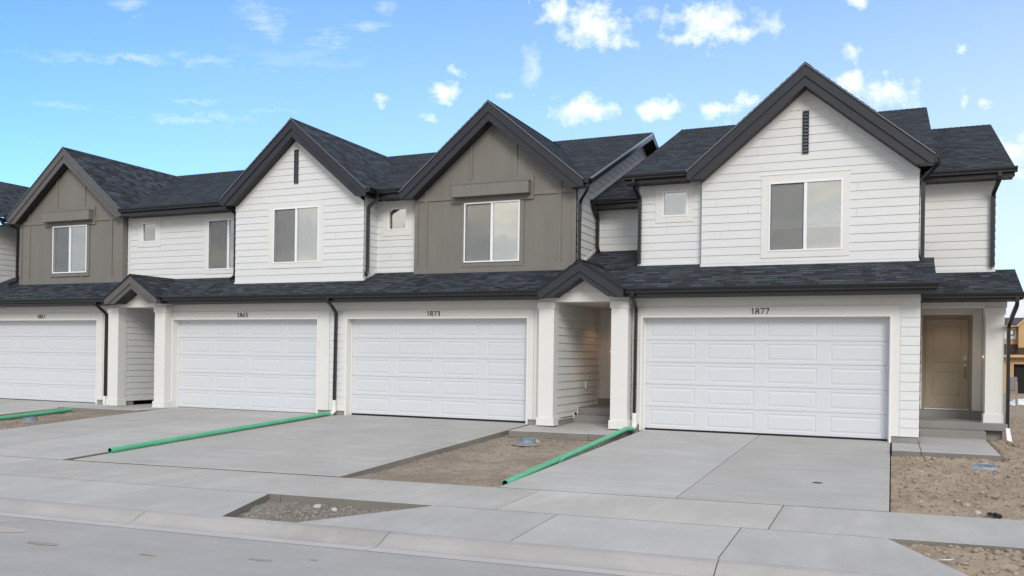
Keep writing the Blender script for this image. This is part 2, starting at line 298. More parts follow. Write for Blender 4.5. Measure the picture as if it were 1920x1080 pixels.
# ------------------------------------------------------------------ mesh helpers
class MB:
    def __init__(s): s.v = []; s.f = []; s.uv = []; s.m = []; s.sm = []
    def poly(s, pts, uv=None, m=0, smooth=False):
        i = len(s.v); s.v += [tuple(p) for p in pts]; s.f.append(tuple(range(i, i + len(pts))))
        s.uv.append(uv if uv else [(0, 0)] * len(pts)); s.m.append(m); s.sm.append(smooth)
    def box(s, x0, x1, y0, y1, z0, z1, m=0):
        a = [(x0, y0, z0), (x1, y0, z0), (x1, y1, z0), (x0, y1, z0), (x0, y0, z1), (x1, y0, z1), (x1, y1, z1), (x0, y1, z1)]
        for q in ((0, 1, 5, 4), (1, 2, 6, 5), (2, 3, 7, 6), (3, 0, 4, 7), (4, 5, 6, 7), (3, 2, 1, 0)): s.poly([a[k] for k in q], m=m)
    def bbox(s, x0, x1, y0, y1, z0, z1, b=.006, m=0):      # box with a small chamfer
        def ring(z, i): return [(x0 + i, y0 + i, z), (x1 - i, y0 + i, z), (x1 - i, y1 - i, z), (x0 + i, y1 - i, z)]
        # chamfer the vertical edges too
        def r8(z, i):
            X0, X1, Y0, Y1 = x0 + i, x1 - i, y0 + i, y1 - i; c = b
            return [(X0 + c, Y0, z), (X1 - c, Y0, z), (X1, Y0 + c, z), (X1, Y1 - c, z), (X1 - c, Y1, z), (X0 + c, Y1, z), (X0, Y1 - c, z), (X0, Y0 + c, z)]
        rs = [r8(z0, b), r8(z0 + b, 0), r8(z1 - b, 0), r8(z1, b)]
        for a, c in zip(rs, rs[1:]):
            for k in range(8): s.poly([a[k], a[(k + 1) % 8], c[(k + 1) % 8], c[k]], m=m)
        s.poly(rs[3], m=m); s.poly(rs[0][::-1], m=m)
    def prism(s, A, B, m=0, caps=True, smooth=False):      # loops A and B joined
        n = len(A)
        for k in range(n): s.poly([A[k], A[(k + 1) % n], B[(k + 1) % n], B[k]], m=m, smooth=smooth)
        if caps: s.poly(A[::-1], m=m); s.poly(B, m=m)
    def exty(s, prof, y0, y1, m=0):                         # xz profile along y
        s.prism([(x, y0, z) for x, z in prof], [(x, y1, z) for x, z in prof], m)
    def extx(s, prof, x0, x1, m=0):                         # yz profile along x
        s.prism([(x0, y, z) for y, z in prof], [(x1, y, z) for y, z in prof], m)
    def sweep(s, path, prof, m=0, caps=True, up=Vector((0, 0, 1)), smooth=False):
        path = [Vector(p) for p in path]; rings = []
        for i, p in enumerate(path):
            d0 = (p - path[i - 1]).normalized() if i else None; d1 = (path[i + 1] - p).normalized() if i < len(path) - 1 else None
            d = ((d0 or d1) + (d1 or d0)).normalized(); 
            ref = up if abs(d.dot(up)) < .97 else Vector((1, 0, 0))
            if i == 0: side = d.cross(ref).normalized(); up0 = side.cross(d).normalized()
            else:
                side = (side - d * side.dot(d)).normalized(); up0 = side.cross(d).normalized()
            k = 1.0
            if d0 is not None and d1 is not None: k = 1 / max(.5, d.dot(d0))
            rings.append([tuple(p + side * a + up0 * b * 1.0) for a, b in prof])
        for A, B in zip(rings, rings[1:]): s.prism(A, B, m, caps=False, smooth=smooth)
        if caps: s.poly(rings[0][::-1], m=m); s.poly(rings[-1], m=m)
    def tube(s, path, r, n=16, m=0, caps=True):
        s.sweep(path, [(r * math.cos(2 * math.pi * k / n), r * math.sin(2 * math.pi * k / n)) for k in range(n)], m, caps, smooth=True)
    def build(s, name, m, parent=None, weld=False):
        me = bpy.data.meshes.new(name); me.from_pydata(s.v, [], s.f)
        ms = m if isinstance(m, (list, tuple)) else ([m, 'caulk'] if m == 'siding' else [m])
        for q in ms: me.materials.append(MATS[q])
        ul = me.uv_layers.new(name='UVMap'); i = 0
        fl = []
        for q in s.uv:
            for c in q: fl += [c[0], c[1]]
        ul.data.foreach_set('uv', fl)
        me.polygons.foreach_set('material_index', s.m); me.polygons.foreach_set('use_smooth', s.sm)
        me.update()
        if weld or any(s.sm):
            import bmesh
            bm = bmesh.new(); bm.from_mesh(me); bmesh.ops.remove_doubles(bm, verts=bm.verts, dist=1e-5); bmesh.ops.recalc_face_normals(bm, faces=bm.faces) if weld else None
            bm.to_mesh(me); bm.free()
        o = bpy.data.objects.new(name, me); C.objects.link(o)
        if parent: o.parent = parent; o.matrix_parent_inverse = Matrix.Translation(-WL(parent))
        return o
LOCS = {}
def WL(o):
    return LOCS.get(o.name, Vector((0, 0, 0)))
def tag(o, label=None, cat=None, group=None, kind=None):
    if label: o['label'] = label
    if cat: o['category'] = cat
    if group: o['group'] = group
    if kind: o['kind'] = kind
    return o
def thing(name, loc, label, cat, group=None):
    o = bpy.data.objects.new(name, None); C.objects.link(o); o.location = loc; o.empty_display_size = .2
    LOCS[o.name] = Vector(loc); return tag(o, label, cat, group)
def struct(o): o['kind'] = 'structure'; return o

# siding: real lapped boards. P(u,z,o) maps along-wall, height, outward offset to world
EXPO = .178
SEAM = random.Random(4)
mat('caulk', (.36, .36, .35), .7)
def siding(mb, P, outline, holes=(), phase=0.115, m=0, seams=True):
    """outline: list of (z, u_left, u_right) sorted by z (piecewise linear)."""
    z0, z1 = outline[0][0], outline[-1][0]
    br = {z0, z1} | {q[0] for q in outline}
    for h in holes: br |= {h[2], h[3]}
    k = math.floor((z0 - phase) / EXPO) - 1
    while phase + k * EXPO < z1:
        z = phase + k * EXPO
        if z0 < z < z1: br.add(z)
        k += 1
    br = sorted(b for b in br if z0 - 1e-6 <= b <= z1 + 1e-6)
    def xr(z):
        for a, b in zip(outline, outline[1:]):
            if a[0] - 1e-9 <= z <= b[0] + 1e-9 and b[0] > a[0]:
                t = (z - a[0]) / (b[0] - a[0]); return a[1] + t * (b[1] - a[1]), a[2] + t * (b[2] - a[2])
        return outline[-1][1], outline[-1][2]
    for a, b in zip(br, br[1:]):
        if b - a < 1e-5: continue
        mid = (a + b) / 2; fk = math.floor((mid - phase) / EXPO); lo = phase + fk * EXPO
        oa = .016 - .014 * (a - lo) / EXPO; ob = .016 - .014 * (b - lo) / EXPO
        la, ra = xr(a + 1e-7); lb, rb = xr(b - 1e-7)
        cuts = sorted((h[0], h[1]) for h in holes if h[2] <= a + 1e-6 and h[3] >= b - 1e-6)
        segs = []; ca, cb_ = la, lb
        for h0, h1 in cuts:
            segs.append((ca, cb_, h0, h0)); ca = cb_ = h1
        segs.append((ca, cb_, ra, rb))
        if seams and abs(b - a - EXPO) < 1e-4:                      # butt joints between board lengths
            for (sa, sb, ea, eb) in segs:
                if ea - sa > 1.2 and SEAM.random() < .30:
                    xj = sa + (ea - sa) * SEAM.uniform(.15, .85); mb.poly([P(xj, a, oa + .0008), P(xj + .005, a, oa + .0008), P(xj + .005, b, ob + .0008), P(xj, b, ob + .0008)], m=1)
        for (sa, sb, ea, eb) in segs:
            if ea - sa < 1e-4 and eb - sb < 1e-4: continue
            mb.poly([P(sa, a, oa), P(ea, a, oa), P(eb, b, ob), P(sb, b, ob)], m=m)
            if abs(a - lo) < 1e-4: mb.poly([P(sa, a, .002), P(ea, a, .002), P(ea, a, oa), P(sa, a, oa)], m=m)
            if abs(a - lo) < 1e-4:   # board ends
                mb.poly([P(sa, a, 0), P(sa, a, oa), P(sb, b, ob), P(sb, b, 0)], m=m); mb.poly([P(ea, a, oa), P(ea, a, 0), P(eb, b, 0), P(eb, b, ob)], m=m)
def PF(y): return lambda u, z, o: (u, y - o, z)            # front wall facing -Y
def PR(x): return lambda u, z, o: (x + o, u, z)            # wall facing +X
def PL(x): return lambda u, z, o: (x - o, u, z)            # wall facing -X

def flat_wall(mb, y, outline, holes=(), m=0):
    br = sorted({q[0] for q in outline} | {h[2] for h in holes} | {h[3] for h in holes})
    def xr(z):
        for a, b in zip(outline, outline[1:]):
            if a[0] - 1e-9 <= z <= b[0] + 1e-9 and b[0] > a[0]:
                t = (z - a[0]) / (b[0] - a[0]); return a[1] + t * (b[1] - a[1]), a[2] + t * (b[2] - a[2])
        return outline[-1][1], outline[-1][2]
    for a, b in zip(br, br[1:]):
        if b - a < 1e-5: continue
        la, ra = xr(a + 1e-7); lb, rb = xr(b - 1e-7); ca, cb_ = la, lb
        for h0, h1 in sorted((h[0], h[1]) for h in holes if h[2] <= a + 1e-6 and h[3] >= b - 1e-6):
            mb.poly([(ca, y, a), (h0, y, a), (h0, y, b), (cb_, y, b)], m=m); ca = cb_ = h1
        mb.poly([(ca, y, a), (ra, y, a), (rb, y, b), (cb_, y, b)], m=m)

# shingled slopes ------------------------------------------------------------
COURSE, LIFT = .143, .011
def clip(poly, k, lim, keep_above):
    out = []
    for a, b in zip(poly, poly[1:] + poly[:1]):
        ia = (a[k] >= lim) if keep_above else (a[k] <= lim); ib = (b[k] >= lim) if keep_above else (b[k] <= lim)
        if ia: out.append(a)
        if ia != ib:
            t = (lim - a[k]) / (b[k] - a[k]); out.append(tuple(p + (q - p) * t for p, q in zip(a, b)))
    return out
def courses(mb, poly, to3, v_off, u_off, flip=False):
    """poly: convex list of (u,v); each shingle course is a strip whose butt edge stands proud of the one below."""
    v0 = min(p[1] for p in poly); v1 = max(p[1] for p in poly); n = int(math.ceil((v1 - v0) / COURSE))
    for i in range(n):
        a, b = v0 + i * COURSE, min(v1, v0 + (i + 1) * COURSE)
        q = clip(clip(poly, 1, a, True), 1, b, False)
        q = [p for k, p in enumerate(q) if abs(p[0] - q[k - 1][0]) + abs(p[1] - q[k - 1][1]) > 1e-6]
        if len(q) < 3: continue
        P = [to3(u_, v_, LIFT * (1 - (v_ - a) / COURSE)) for u_, v_ in q]; U = [(u_ + u_off, v_ + v_off) for u_, v_ in q]
        if flip: P = P[::-1]; U = U[::-1]
        mb.poly(P, uv=U)
        lo = sorted(p[0] for p in q if abs(p[1] - a) < 1e-6)
        if len(lo) >= 2:
            c, d = lo[0], lo[-1]; R4 = [to3(c, a, 0), to3(d, a, 0), to3(d, a, LIFT), to3(c, a, LIFT)]
            mb.poly(R4[::-1] if flip else R4, uv=[(.1, .1)] * 4)
def shed(mb, pts, y0, z0, mm, th=.045, split=None):
    """pts: (x,y) outline on the plane z=z0+mm*(y-y0), eave along X."""
    sl = math.sqrt(1 + mm * mm)
    P = [(x, y, z0 + mm * (y - y0)) for x, y in pts]; Q = [(x, y, z - th) for x, y, z in P]; n = len(P)
    vp = [(x, (y - y0) * sl) for x, y in pts]
    to3 = lambda u_, v_, l: (u_, y0 + v_ / sl, z0 + mm * v_ / sl + l)
    parts = [vp]
    for xs_ in (split or ()):
        parts = [c for p in parts for c in (clip(p, 0, xs_, False), clip(p, 0, xs_, True)) if len(c) > 2]
    for p in parts: courses(mb, p, to3, 20 * COURSE, 50)
    for k in range(n): mb.poly([Q[k], Q[(k + 1) % n], P[(k + 1) % n], P[k]], uv=[(0.1, 0.1)] * 4)
    mb.poly(Q[::-1], uv=[(0.1, .1)] * n)
def gslope(mb, xc, zr, sg, side, pts, th=.045):
    """gable slope: pts (x,y); z = zr - sg*|x-xc|; side -1 left, +1 right."""
    sl = math.sqrt(1 + sg * sg)
    P = [(x, y, zr - sg * abs(x - xc)) for x, y in pts]; Q = [(x, y, z - th) for x, y, z in P]
    hs = max(abs(x - xc) for x, y in pts)
    vp = [(y, (hs - abs(x - xc)) * sl) for x, y in pts]
    def to3(u_, v_, l): d = hs - v_ / sl; return (xc + side * d, u_, zr - sg * d + l)
    courses(mb, vp, to3, 10 * COURSE, 50.3, flip=side < 0)
    n = len(P)
    for k in range(n): mb.poly([Q[k], Q[(k + 1) % n], P[(k + 1) % n], P[k]], uv=[(0.1, 0.1)] * 4)
    mb.poly(Q, uv=[(0.1, .1)] * n)
def ridge_cap(mb, p0, p1, across, sl, wdt=.13):
    """overlapping cap shingles along a ridge; across = horizontal unit vector, sl = drop per metre."""
    p0, p1 = Vector(p0), Vector(p1); L = (p1 - p0).length; d = (p1 - p0).normalized(); k = 0; s = 0
    while s < L:
        e = min(L, s + .16); lift0, lift1 = .016, .004
        for sg in (-1, 1):
            a = p0 + d * s + Vector((0, 0, lift0)); b = p0 + d * e + Vector((0, 0, lift1))
            off = Vector(across) * sg * wdt - Vector((0, 0, sl * wdt))
            q = [a, a + off, b + off, b]
            mb.poly([tuple(t) for t in (q if sg > 0 else q[::-1])], uv=[(.02 + k * .23, .05), (.2 + k * .23, .05), (.2 + k * .23, .12), (.02 + k * .23, .12)])
        s += .13; k += 1

GUT = [(0, -.115), (-.085, -.115), (-.098, -.10), (-.098, -.075), (-.118, -.045), (-.122, -.015), (-.122, 0), (-.108, 0), (-.104, -.02), (-.02, -.02), (0, 0)]
def gutter_x(parent, x0, x1, y, z):                          # runs along X, back at y, top at z, facing -Y
    mb = MB(); mb.extx([(y + a, z + b) for a, b in GUT], x0, x1); mb.build('gutter', 'gutter_black', parent)
def gutter_y(parent, x, y0, y1, z, side=1):                  # runs along Y on the +X (side=1) or -X eave
    mb = MB(); prof = [(x - side * a, z + b) for a, b in GUT]
    mb.exty(prof if side < 0 else prof[::-1], y0, y1); mb.build('gutter', 'gutter_black', parent)
def fascia_x(parent, x0, x1, y, z, wall_y, drop=.19, matn='trim_dark'):
    mb = MB(); mb.box(x0, x1, y + .002, y + .025, z - drop, z - .047); mb.build('fascia', 'gutter_black', parent)
    mb = MB(); k = x0                                           # vented soffit boards
    while k < x1 - 1e-3:
        e = min(x1, k + .115); mb.box(k, e - .01, y + .027, wall_y - .02, z - drop + .012, z - drop + .03); k = e
    mb.box(x0, x1, y + .027, wall_y - .02, z - drop + .030, z - drop + .034); mb.build('soffit', 'soffit_dark', parent)
def rect_prof(a, b): return [(-a, -b), (a, -b), (a, b), (-a, b)]
def downspout(parent, path, a=.030, b=.040, straps=()):
    mb = MB(); pts = [Vector(path[0])]
    for i in range(1, len(path) - 1):                           # soften the bends
        p, q, r = Vector(path[i - 1]), Vector(path[i]), Vector(path[i + 1]); c = min(.07, (p - q).length * .4, (r - q).length * .4)
        A = q + (p - q).normalized() * c; B = q + (r - q).normalized() * c; pts += [A, (A + B + q * 2) / 4, B]
    pts.append(Vector(path[-1]))
    mb.sweep(pts, [(-a, -b), (-a * .4, -b * .93), (0, -b), (a * .4, -b * .93), (a, -b), (a, b), (-a, b)], up=Vector((0, -1, 0)))
    for s in straps:
        x, y, z = s; mb.box(x - a - .006, x + a + .006, y - b - .004, y + b + .004, z - .012, z + .012)
    return mb.build('downspout', 'gutter_black', parent)

# windows ---------------------------------------------------------------------
def window(parent, x0, x1, z0, z1, y, kind='slider', fill='blind', half=False, trim=None):
    """white vinyl window set in a hole of a front wall at y."""
    fw = .035; yo = y - .035; yi = y + .055
    mb = MB()
    def frame(X0, X1, Z0, Z1, f, ya, yb):
        mb.box(X0, X1, ya, yb, Z0, Z0 + f); mb.box(X0, X1, ya, yb, Z1 - f, Z1); mb.box(X0, X0 + f, ya, yb, Z0 + f, Z1 - f); mb.box(X1 - f, X1, ya, yb, Z0 + f, Z1 - f)
    frame(x0, x1, z0, z1, fw, yo, yi)
    xm = (x0 + x1) / 2
    if kind == 'slider':
        mb.box(xm - .03, xm + .035, yo + .012, yi, z0 + fw, z1 - fw)
        frame(x0 + fw, xm - .03, z0 + fw, z1 - fw, .022, yo + .03, yi - .01)
    root = mb.build('window', 'vinyl', parent)
    panes = [(x0 + fw, xm - .03), (xm + .035, x1 - fw)] if kind == 'slider' else [(x0 + fw, x1 - fw)]
    for k, (a, b) in enumerate(panes):
        g = MB(); yy = y + .018 if k == 0 and kind == 'slider' else y + .008
        g.box(a, b, yy, yy + .006, z0 + fw, z1 - fw); g.build('pane', 'glass', root)
    if kind == 'slider':
        s = MB(); a, b = panes[0]; s.box(a + .004, b - .004, y - .009, y - .007, z0 + fw + .004, z1 - fw - .004)
        sc = s.build('insect_screen', ['screen'], root)
        f = MB(); A, B, Z0, Z1 = a + .002, b - .002, z0 + fw + .002, z1 - fw - .002; t = .014
        for q in ((A, B, Z0, Z0 + t), (A, B, Z1 - t, Z1), (A, A + t, Z0 + t, Z1 - t), (B - t, B, Z0 + t, Z1 - t)): f.box(q[0], q[1], y - .016, y - .010, q[2], q[3])
        f.build('screen_frame', 'iron_dark', root)
    # room behind
    r = MB(); Y = y + .9; a, b, c, d = x0 - .25, x1 + .25, z0 - .3, z1 + .1
    yy = y + .056
    r.poly([(a, Y, c), (b, Y, c), (b, Y, d), (a, Y, d)]); r.poly([(a, yy, c), (b, yy, c), (b, Y, c), (a, Y, c)]); r.poly([(a, yy, d), (b, yy, d), (b, Y, d), (a, Y, d)])
    r.poly([(a, yy, c), (a, Y, c), (a, Y, d), (a, yy, d)]); r.poly([(b, yy, c), (b, Y, c), (b, Y, d), (b, yy, d)]); r.build('room_lining', 'room', root)
    if fill == 'curtain':
        m_ = MB(); n = 90; yc = y + .20; A, B = x0 + .01, x1 - .01
        rnd = random.Random(int(abs(x0) * 100)); ph = [rnd.uniform(0, 6.28) for _ in range(4)]
        pts = []
        for i in range(n + 1):
            x = A + (B - A) * i / n; q = (x - A)
            pts.append((x, yc + .060 * math.sin(q * 27 + ph[0]) + .018 * math.sin(q * 61 + ph[1]) + .03 * math.sin(q * 11 + ph[2])))
        for p, q in zip(pts, pts[1:]): m_.poly([(p[0], p[1], z0 - .1), (q[0], q[1], z0 - .1), (q[0], q[1], z1 + .05), (p[0], p[1], z1 + .05)], smooth=True)
        m_.build('curtain', 'curtain', root)
    elif fill == 'blind':
        m_ = MB(); z = z1 - fw - .05; lo = z0 + fw + .01 if not half else z0 + (z1 - z0) * .37; A, B = x0 + fw - .01, x1 - fw + .01
        m_.box(A, B, y + .062, y + .10, z1 - fw - .045, z1 - fw + .02)
        while z > lo:
            m_.poly([(A, y + .066, z), (B, y + .066, z), (B, y + .082, z + .036), (A, y + .082, z + .036)]); m_.poly([(A, y + .082, z + .0362), (B, y + .082, z + .0362), (B, y + .066, z + .0015), (A, y + .066, z + .0015)]); z -= .036
        m_.box(A, B, y + .062, y + .09, lo - .045, lo)
        for xx in (A + (B - A) * .22, A + (B - A) * .62, A + (B - A) * .88): m_.box(xx - .002, xx + .002, y + .0605, y + .0625, lo, z1 - fw)
        m_.build('blind', 'blind', root)
    return root
def casing(parent, x0, x1, z0, z1, y, ox0, ox1, oz0, oz1, matn='trim_white', head=True, th=.024, name='window_casing'):
    mb = MB(); ya = y - th
    mb.box(ox0, ox1, ya, y + .001, z1, oz1); mb.box(ox0, ox1, ya, y + .001, oz0, z0); mb.box(ox0, x0, ya, y + .001, z0, z1); mb.box(x1, ox1, ya, y + .001, z0, z1)
    if head: mb.box(ox0 - .006, ox1 + .006, ya - .010, y + .001, oz1 + .0005, oz1 + .010)
    return mb.build(name, matn, parent)

# garage door -------------------------------------------------------------------
def garage_door(parent, x0, x1, z0, z1, y):
    mb = MB(); n = 5; W = x1 - x0; H = (z1 - z0) / n; gap = .003
    for r in range(n):
        a = z0 + r * H + (gap / 2 if r else 0); b = z0 + (r + 1) * H - (gap / 2)
        yf = y
        cw = W / 4; px = []; pw = cw * .80
        for c in range(4):
            cx = x0 + cw * (c + .5); px.append((cx - pw / 2, cx + pw / 2))
        pa, pb = a + H * .135, b - H * .145
        # face around the panels
        mb.poly([(x0, yf, a + .006), (x1, yf, a + .006), (x1, yf, pa), (x0, yf, pa)]); mb.poly([(x0, yf, pb), (x1, yf, pb), (x1, yf, b - .006), (x0, yf, b - .006)])
        mb.poly([(x0, yf + .008, a), (x1, yf + .008, a), (x1, yf, a + .006), (x0, yf, a + .006)]); mb.poly([(x0, yf, b - .006), (x1, yf, b - .006), (x1, yf + .008, b), (x0, yf + .008, b)])
        mb.poly([(x0, yf + .008, b), (x1, yf + .008, b), (x1, yf + .04, b), (x0, yf + .04, b)]); mb.poly([(x0, yf + .04, a), (x1, yf + .04, a), (x1, yf + .008, a), (x0, yf + .008, a)])
        e = x0
        for (p, q) in px: mb.poly([(e, yf, pa), (p, yf, pa), (p, yf, pb), (e, yf, pb)]); e = q
        mb.poly([(e, yf, pa), (x1, yf, pa), (x1, yf, pb), (e, yf, pb)])
        for (p, q) in px:
            rings = []
            for ins, dy in ((0, 0), (.012, .007), (.024, .008), (.055, .001), (.060, 0)):
                rings.append([(p + ins, yf + dy, pa + ins), (q - ins, yf + dy, pa + ins), (q - ins, yf + dy, pb - ins), (p + ins, yf + dy, pb - ins)])
            for A, B in zip(rings, rings[1:]):
                for k in range(4): mb.poly([A[k], A[(k + 1) % 4], B[(k + 1) % 4], B[k]])
            mb.poly(rings[-1])
    mb.poly([(x0, y + .04, z0), (x1, y + .04, z0), (x1, y + .04, z1), (x0, y + .04, z1)])
    o = mb.build('garage_door', 'door_white', parent)
    s = MB(); s.box(x0, x1, y + .006, y + .03, z0 - .035, z0 + .001); s.build('bottom_seal', 'dark', o)
    return o

# house numbers ------------------------------------------------------------------
def arc(cx, cz, rx, rz, a0, a1, n=14): return [(cx + rx * math.cos(R(a0 + (a1 - a0) * i / n)), cz + rz * math.sin(R(a0 + (a1 - a0) * i / n))) for i in range(n + 1)]
DIG = {'1': [[(-.10, .86), (.06, 1.0), (.06, 0)]], '7': [[(-.28, 1), (.28, 1), (-.08, 0)]],
       '8': [arc(0, .75, .21, .25, 0, 360, 24), arc(0, .25, .27, .25, 0, 360, 24)],
       '3': [arc(0, .75, .22, .25, 150, -90), arc(0, .26, .26, .26, 90, -150)],
       '6': [[(.12, 1.0), (-.20, .40)] + arc(0, .27, .25, .27, 160, 520, 26)[1:]],
       '5': [[(.24, 1), (-.16, 1), (-.20, .58)] + arc(0, .30, .27, .30, 110, -150)]}
def house_number(parent, text, xc, zb, y, h=.125, adv=.098):
    mb = MB(); n = len(text); x = xc - adv * (n - 1) / 2
    for ch in text:
        for line in DIG[ch]:
            P = [(x + a * h * 1.0, y - .012, zb + b * h) for a, b in line]
            for p, q in zip(P, P[1:]):
                p, q = Vector(p), Vector(q); d = (q - p).normalized(); s = Vector((d.z, 0, -d.x)) * .0074; e = d * .004; o = Vector((0, .012, 0))
                A = [p - e - s, p - e + s, q + e + s, q + e - s]; mb.prism([tuple(t) for t in A], [tuple(t + o) for t in A])
        x += adv
    return mb.build('house_number', 'number_black', parent)

# ================================================================== THE TOWNHOUSES
LM, LE, LZ = .417, -.55, 3.06            # lower (garage) roof: slope, eave y, eave z
def lz(y): return LZ + LM * (y - LE)
ME, MRY, MRZ = .5, 6.2, 8.12             # main roof: eave y, ridge y, ridge z
O1, O2 = .27, .475

def rake_boards(parent, xc, hs, zr, zt, y, o0, om, o1, drop, matn):
    s = (zr - zt) / hs
    mb = MB()
    for sd in (-1, 1):
        for (a, b, ya, yb) in ((o0, om, y, y + .030), (om - .01, o1, y + .030, y + .060)):
            zl = zt - drop; xa = min(hs, (zr - a - zl) / s); xb = min(hs, (zr - b - zl) / s)
            prof = [(0, zr - a), (hs, max(zl, zr - a - s * hs)), (hs, zl), (xb, zl), (0, zr - b)] if xb < hs else [(0, zr - a), (hs, zr - a - s * hs), (hs, zr - b - s * hs), (0, zr - b)]
            if ya > y: prof = [(px - (.004 if px == hs else 0), pz) for px, pz in prof]
            p = [(xc + sd * px, pz) for px, pz in prof]
            if sd < 0: p = p[::-1]
            mb.prism([(px, ya, pz) for px, pz in p], [(px, yb, pz) for px, pz in p])
    return mb.build('rake_board', matn, parent)

def gable_roof(parent, xc, hs, yf, zr, zt, ywall, ye, ms, o1=O2, om=O1, drop=.20, matn='trim_dark', yback=None, ridge=True, eave_back=None):
    s = (zr - zt) / hs; yd = ye + (zr - zt) / ms; e = .018
    mb = MB()
    for sd in (-1, 1):
        pts = [(xc, yf - .02), (xc + sd * (hs + e), yf - .02), (xc + sd * (hs + e), ye - e), (xc, yd + .02)]
        gslope(mb, xc, zr, s, sd, pts)
    if ridge: ridge_cap(mb, (xc, yf - .02, zr), (xc, yd, zr), (1, 0, 0), s)
    mb.build('gable_roof', 'shingles', parent)
    rake_boards(parent, xc, hs, zr, zt, yf, .046, om, o1, drop, matn)
    d = MB()                                                    # metal drip edge
    for sd in (-1, 1):
        p = [(xc, zr - .004), (xc + sd * (hs + .012), zt - .004 - s * .012), (xc + sd * (hs + .012), zt - .040 - s * .012), (xc, zr - .040)]
        if sd < 0: p = p[::-1]
        d.prism([(a, yf - .026, b) for a, b in p], [(a, yf - .0205, b) for a, b in p])
    d.build('drip_edge', 'flash_blue', parent)
    so = MB()
    for sd in (-1, 1):
        xb = (zr - o1 - (zt - drop)) / s
        p = [(0, zr - o1 + .012), (xb, zt - drop + .012), (hs - .003, zt - drop + .012), (hs - .003, zt - drop + .03), (xb, zt - drop + .03), (0, zr - o1 + .03)]
        p = [(xc + sd * a, b) for a, b in p]
        if sd < 0: p = p[::-1]
        so.prism([(a, yf + .062, b) for a, b in p], [(a, ywall - .03, b) for a, b in p])
    so.build('soffit', 'soffit_dark', parent)
    yv = eave_back if eave_back is not None else ye
    if yv > yf + .1:
        for sd in (-1, 1):
            f = MB(); a = xc + sd * hs; f.box(min(a, a - sd * .025), max(a, a - sd * .025), yf + .062, yv + .05, zt - drop + .001, zt - .05); f.build('fascia', 'gutter_black', parent)

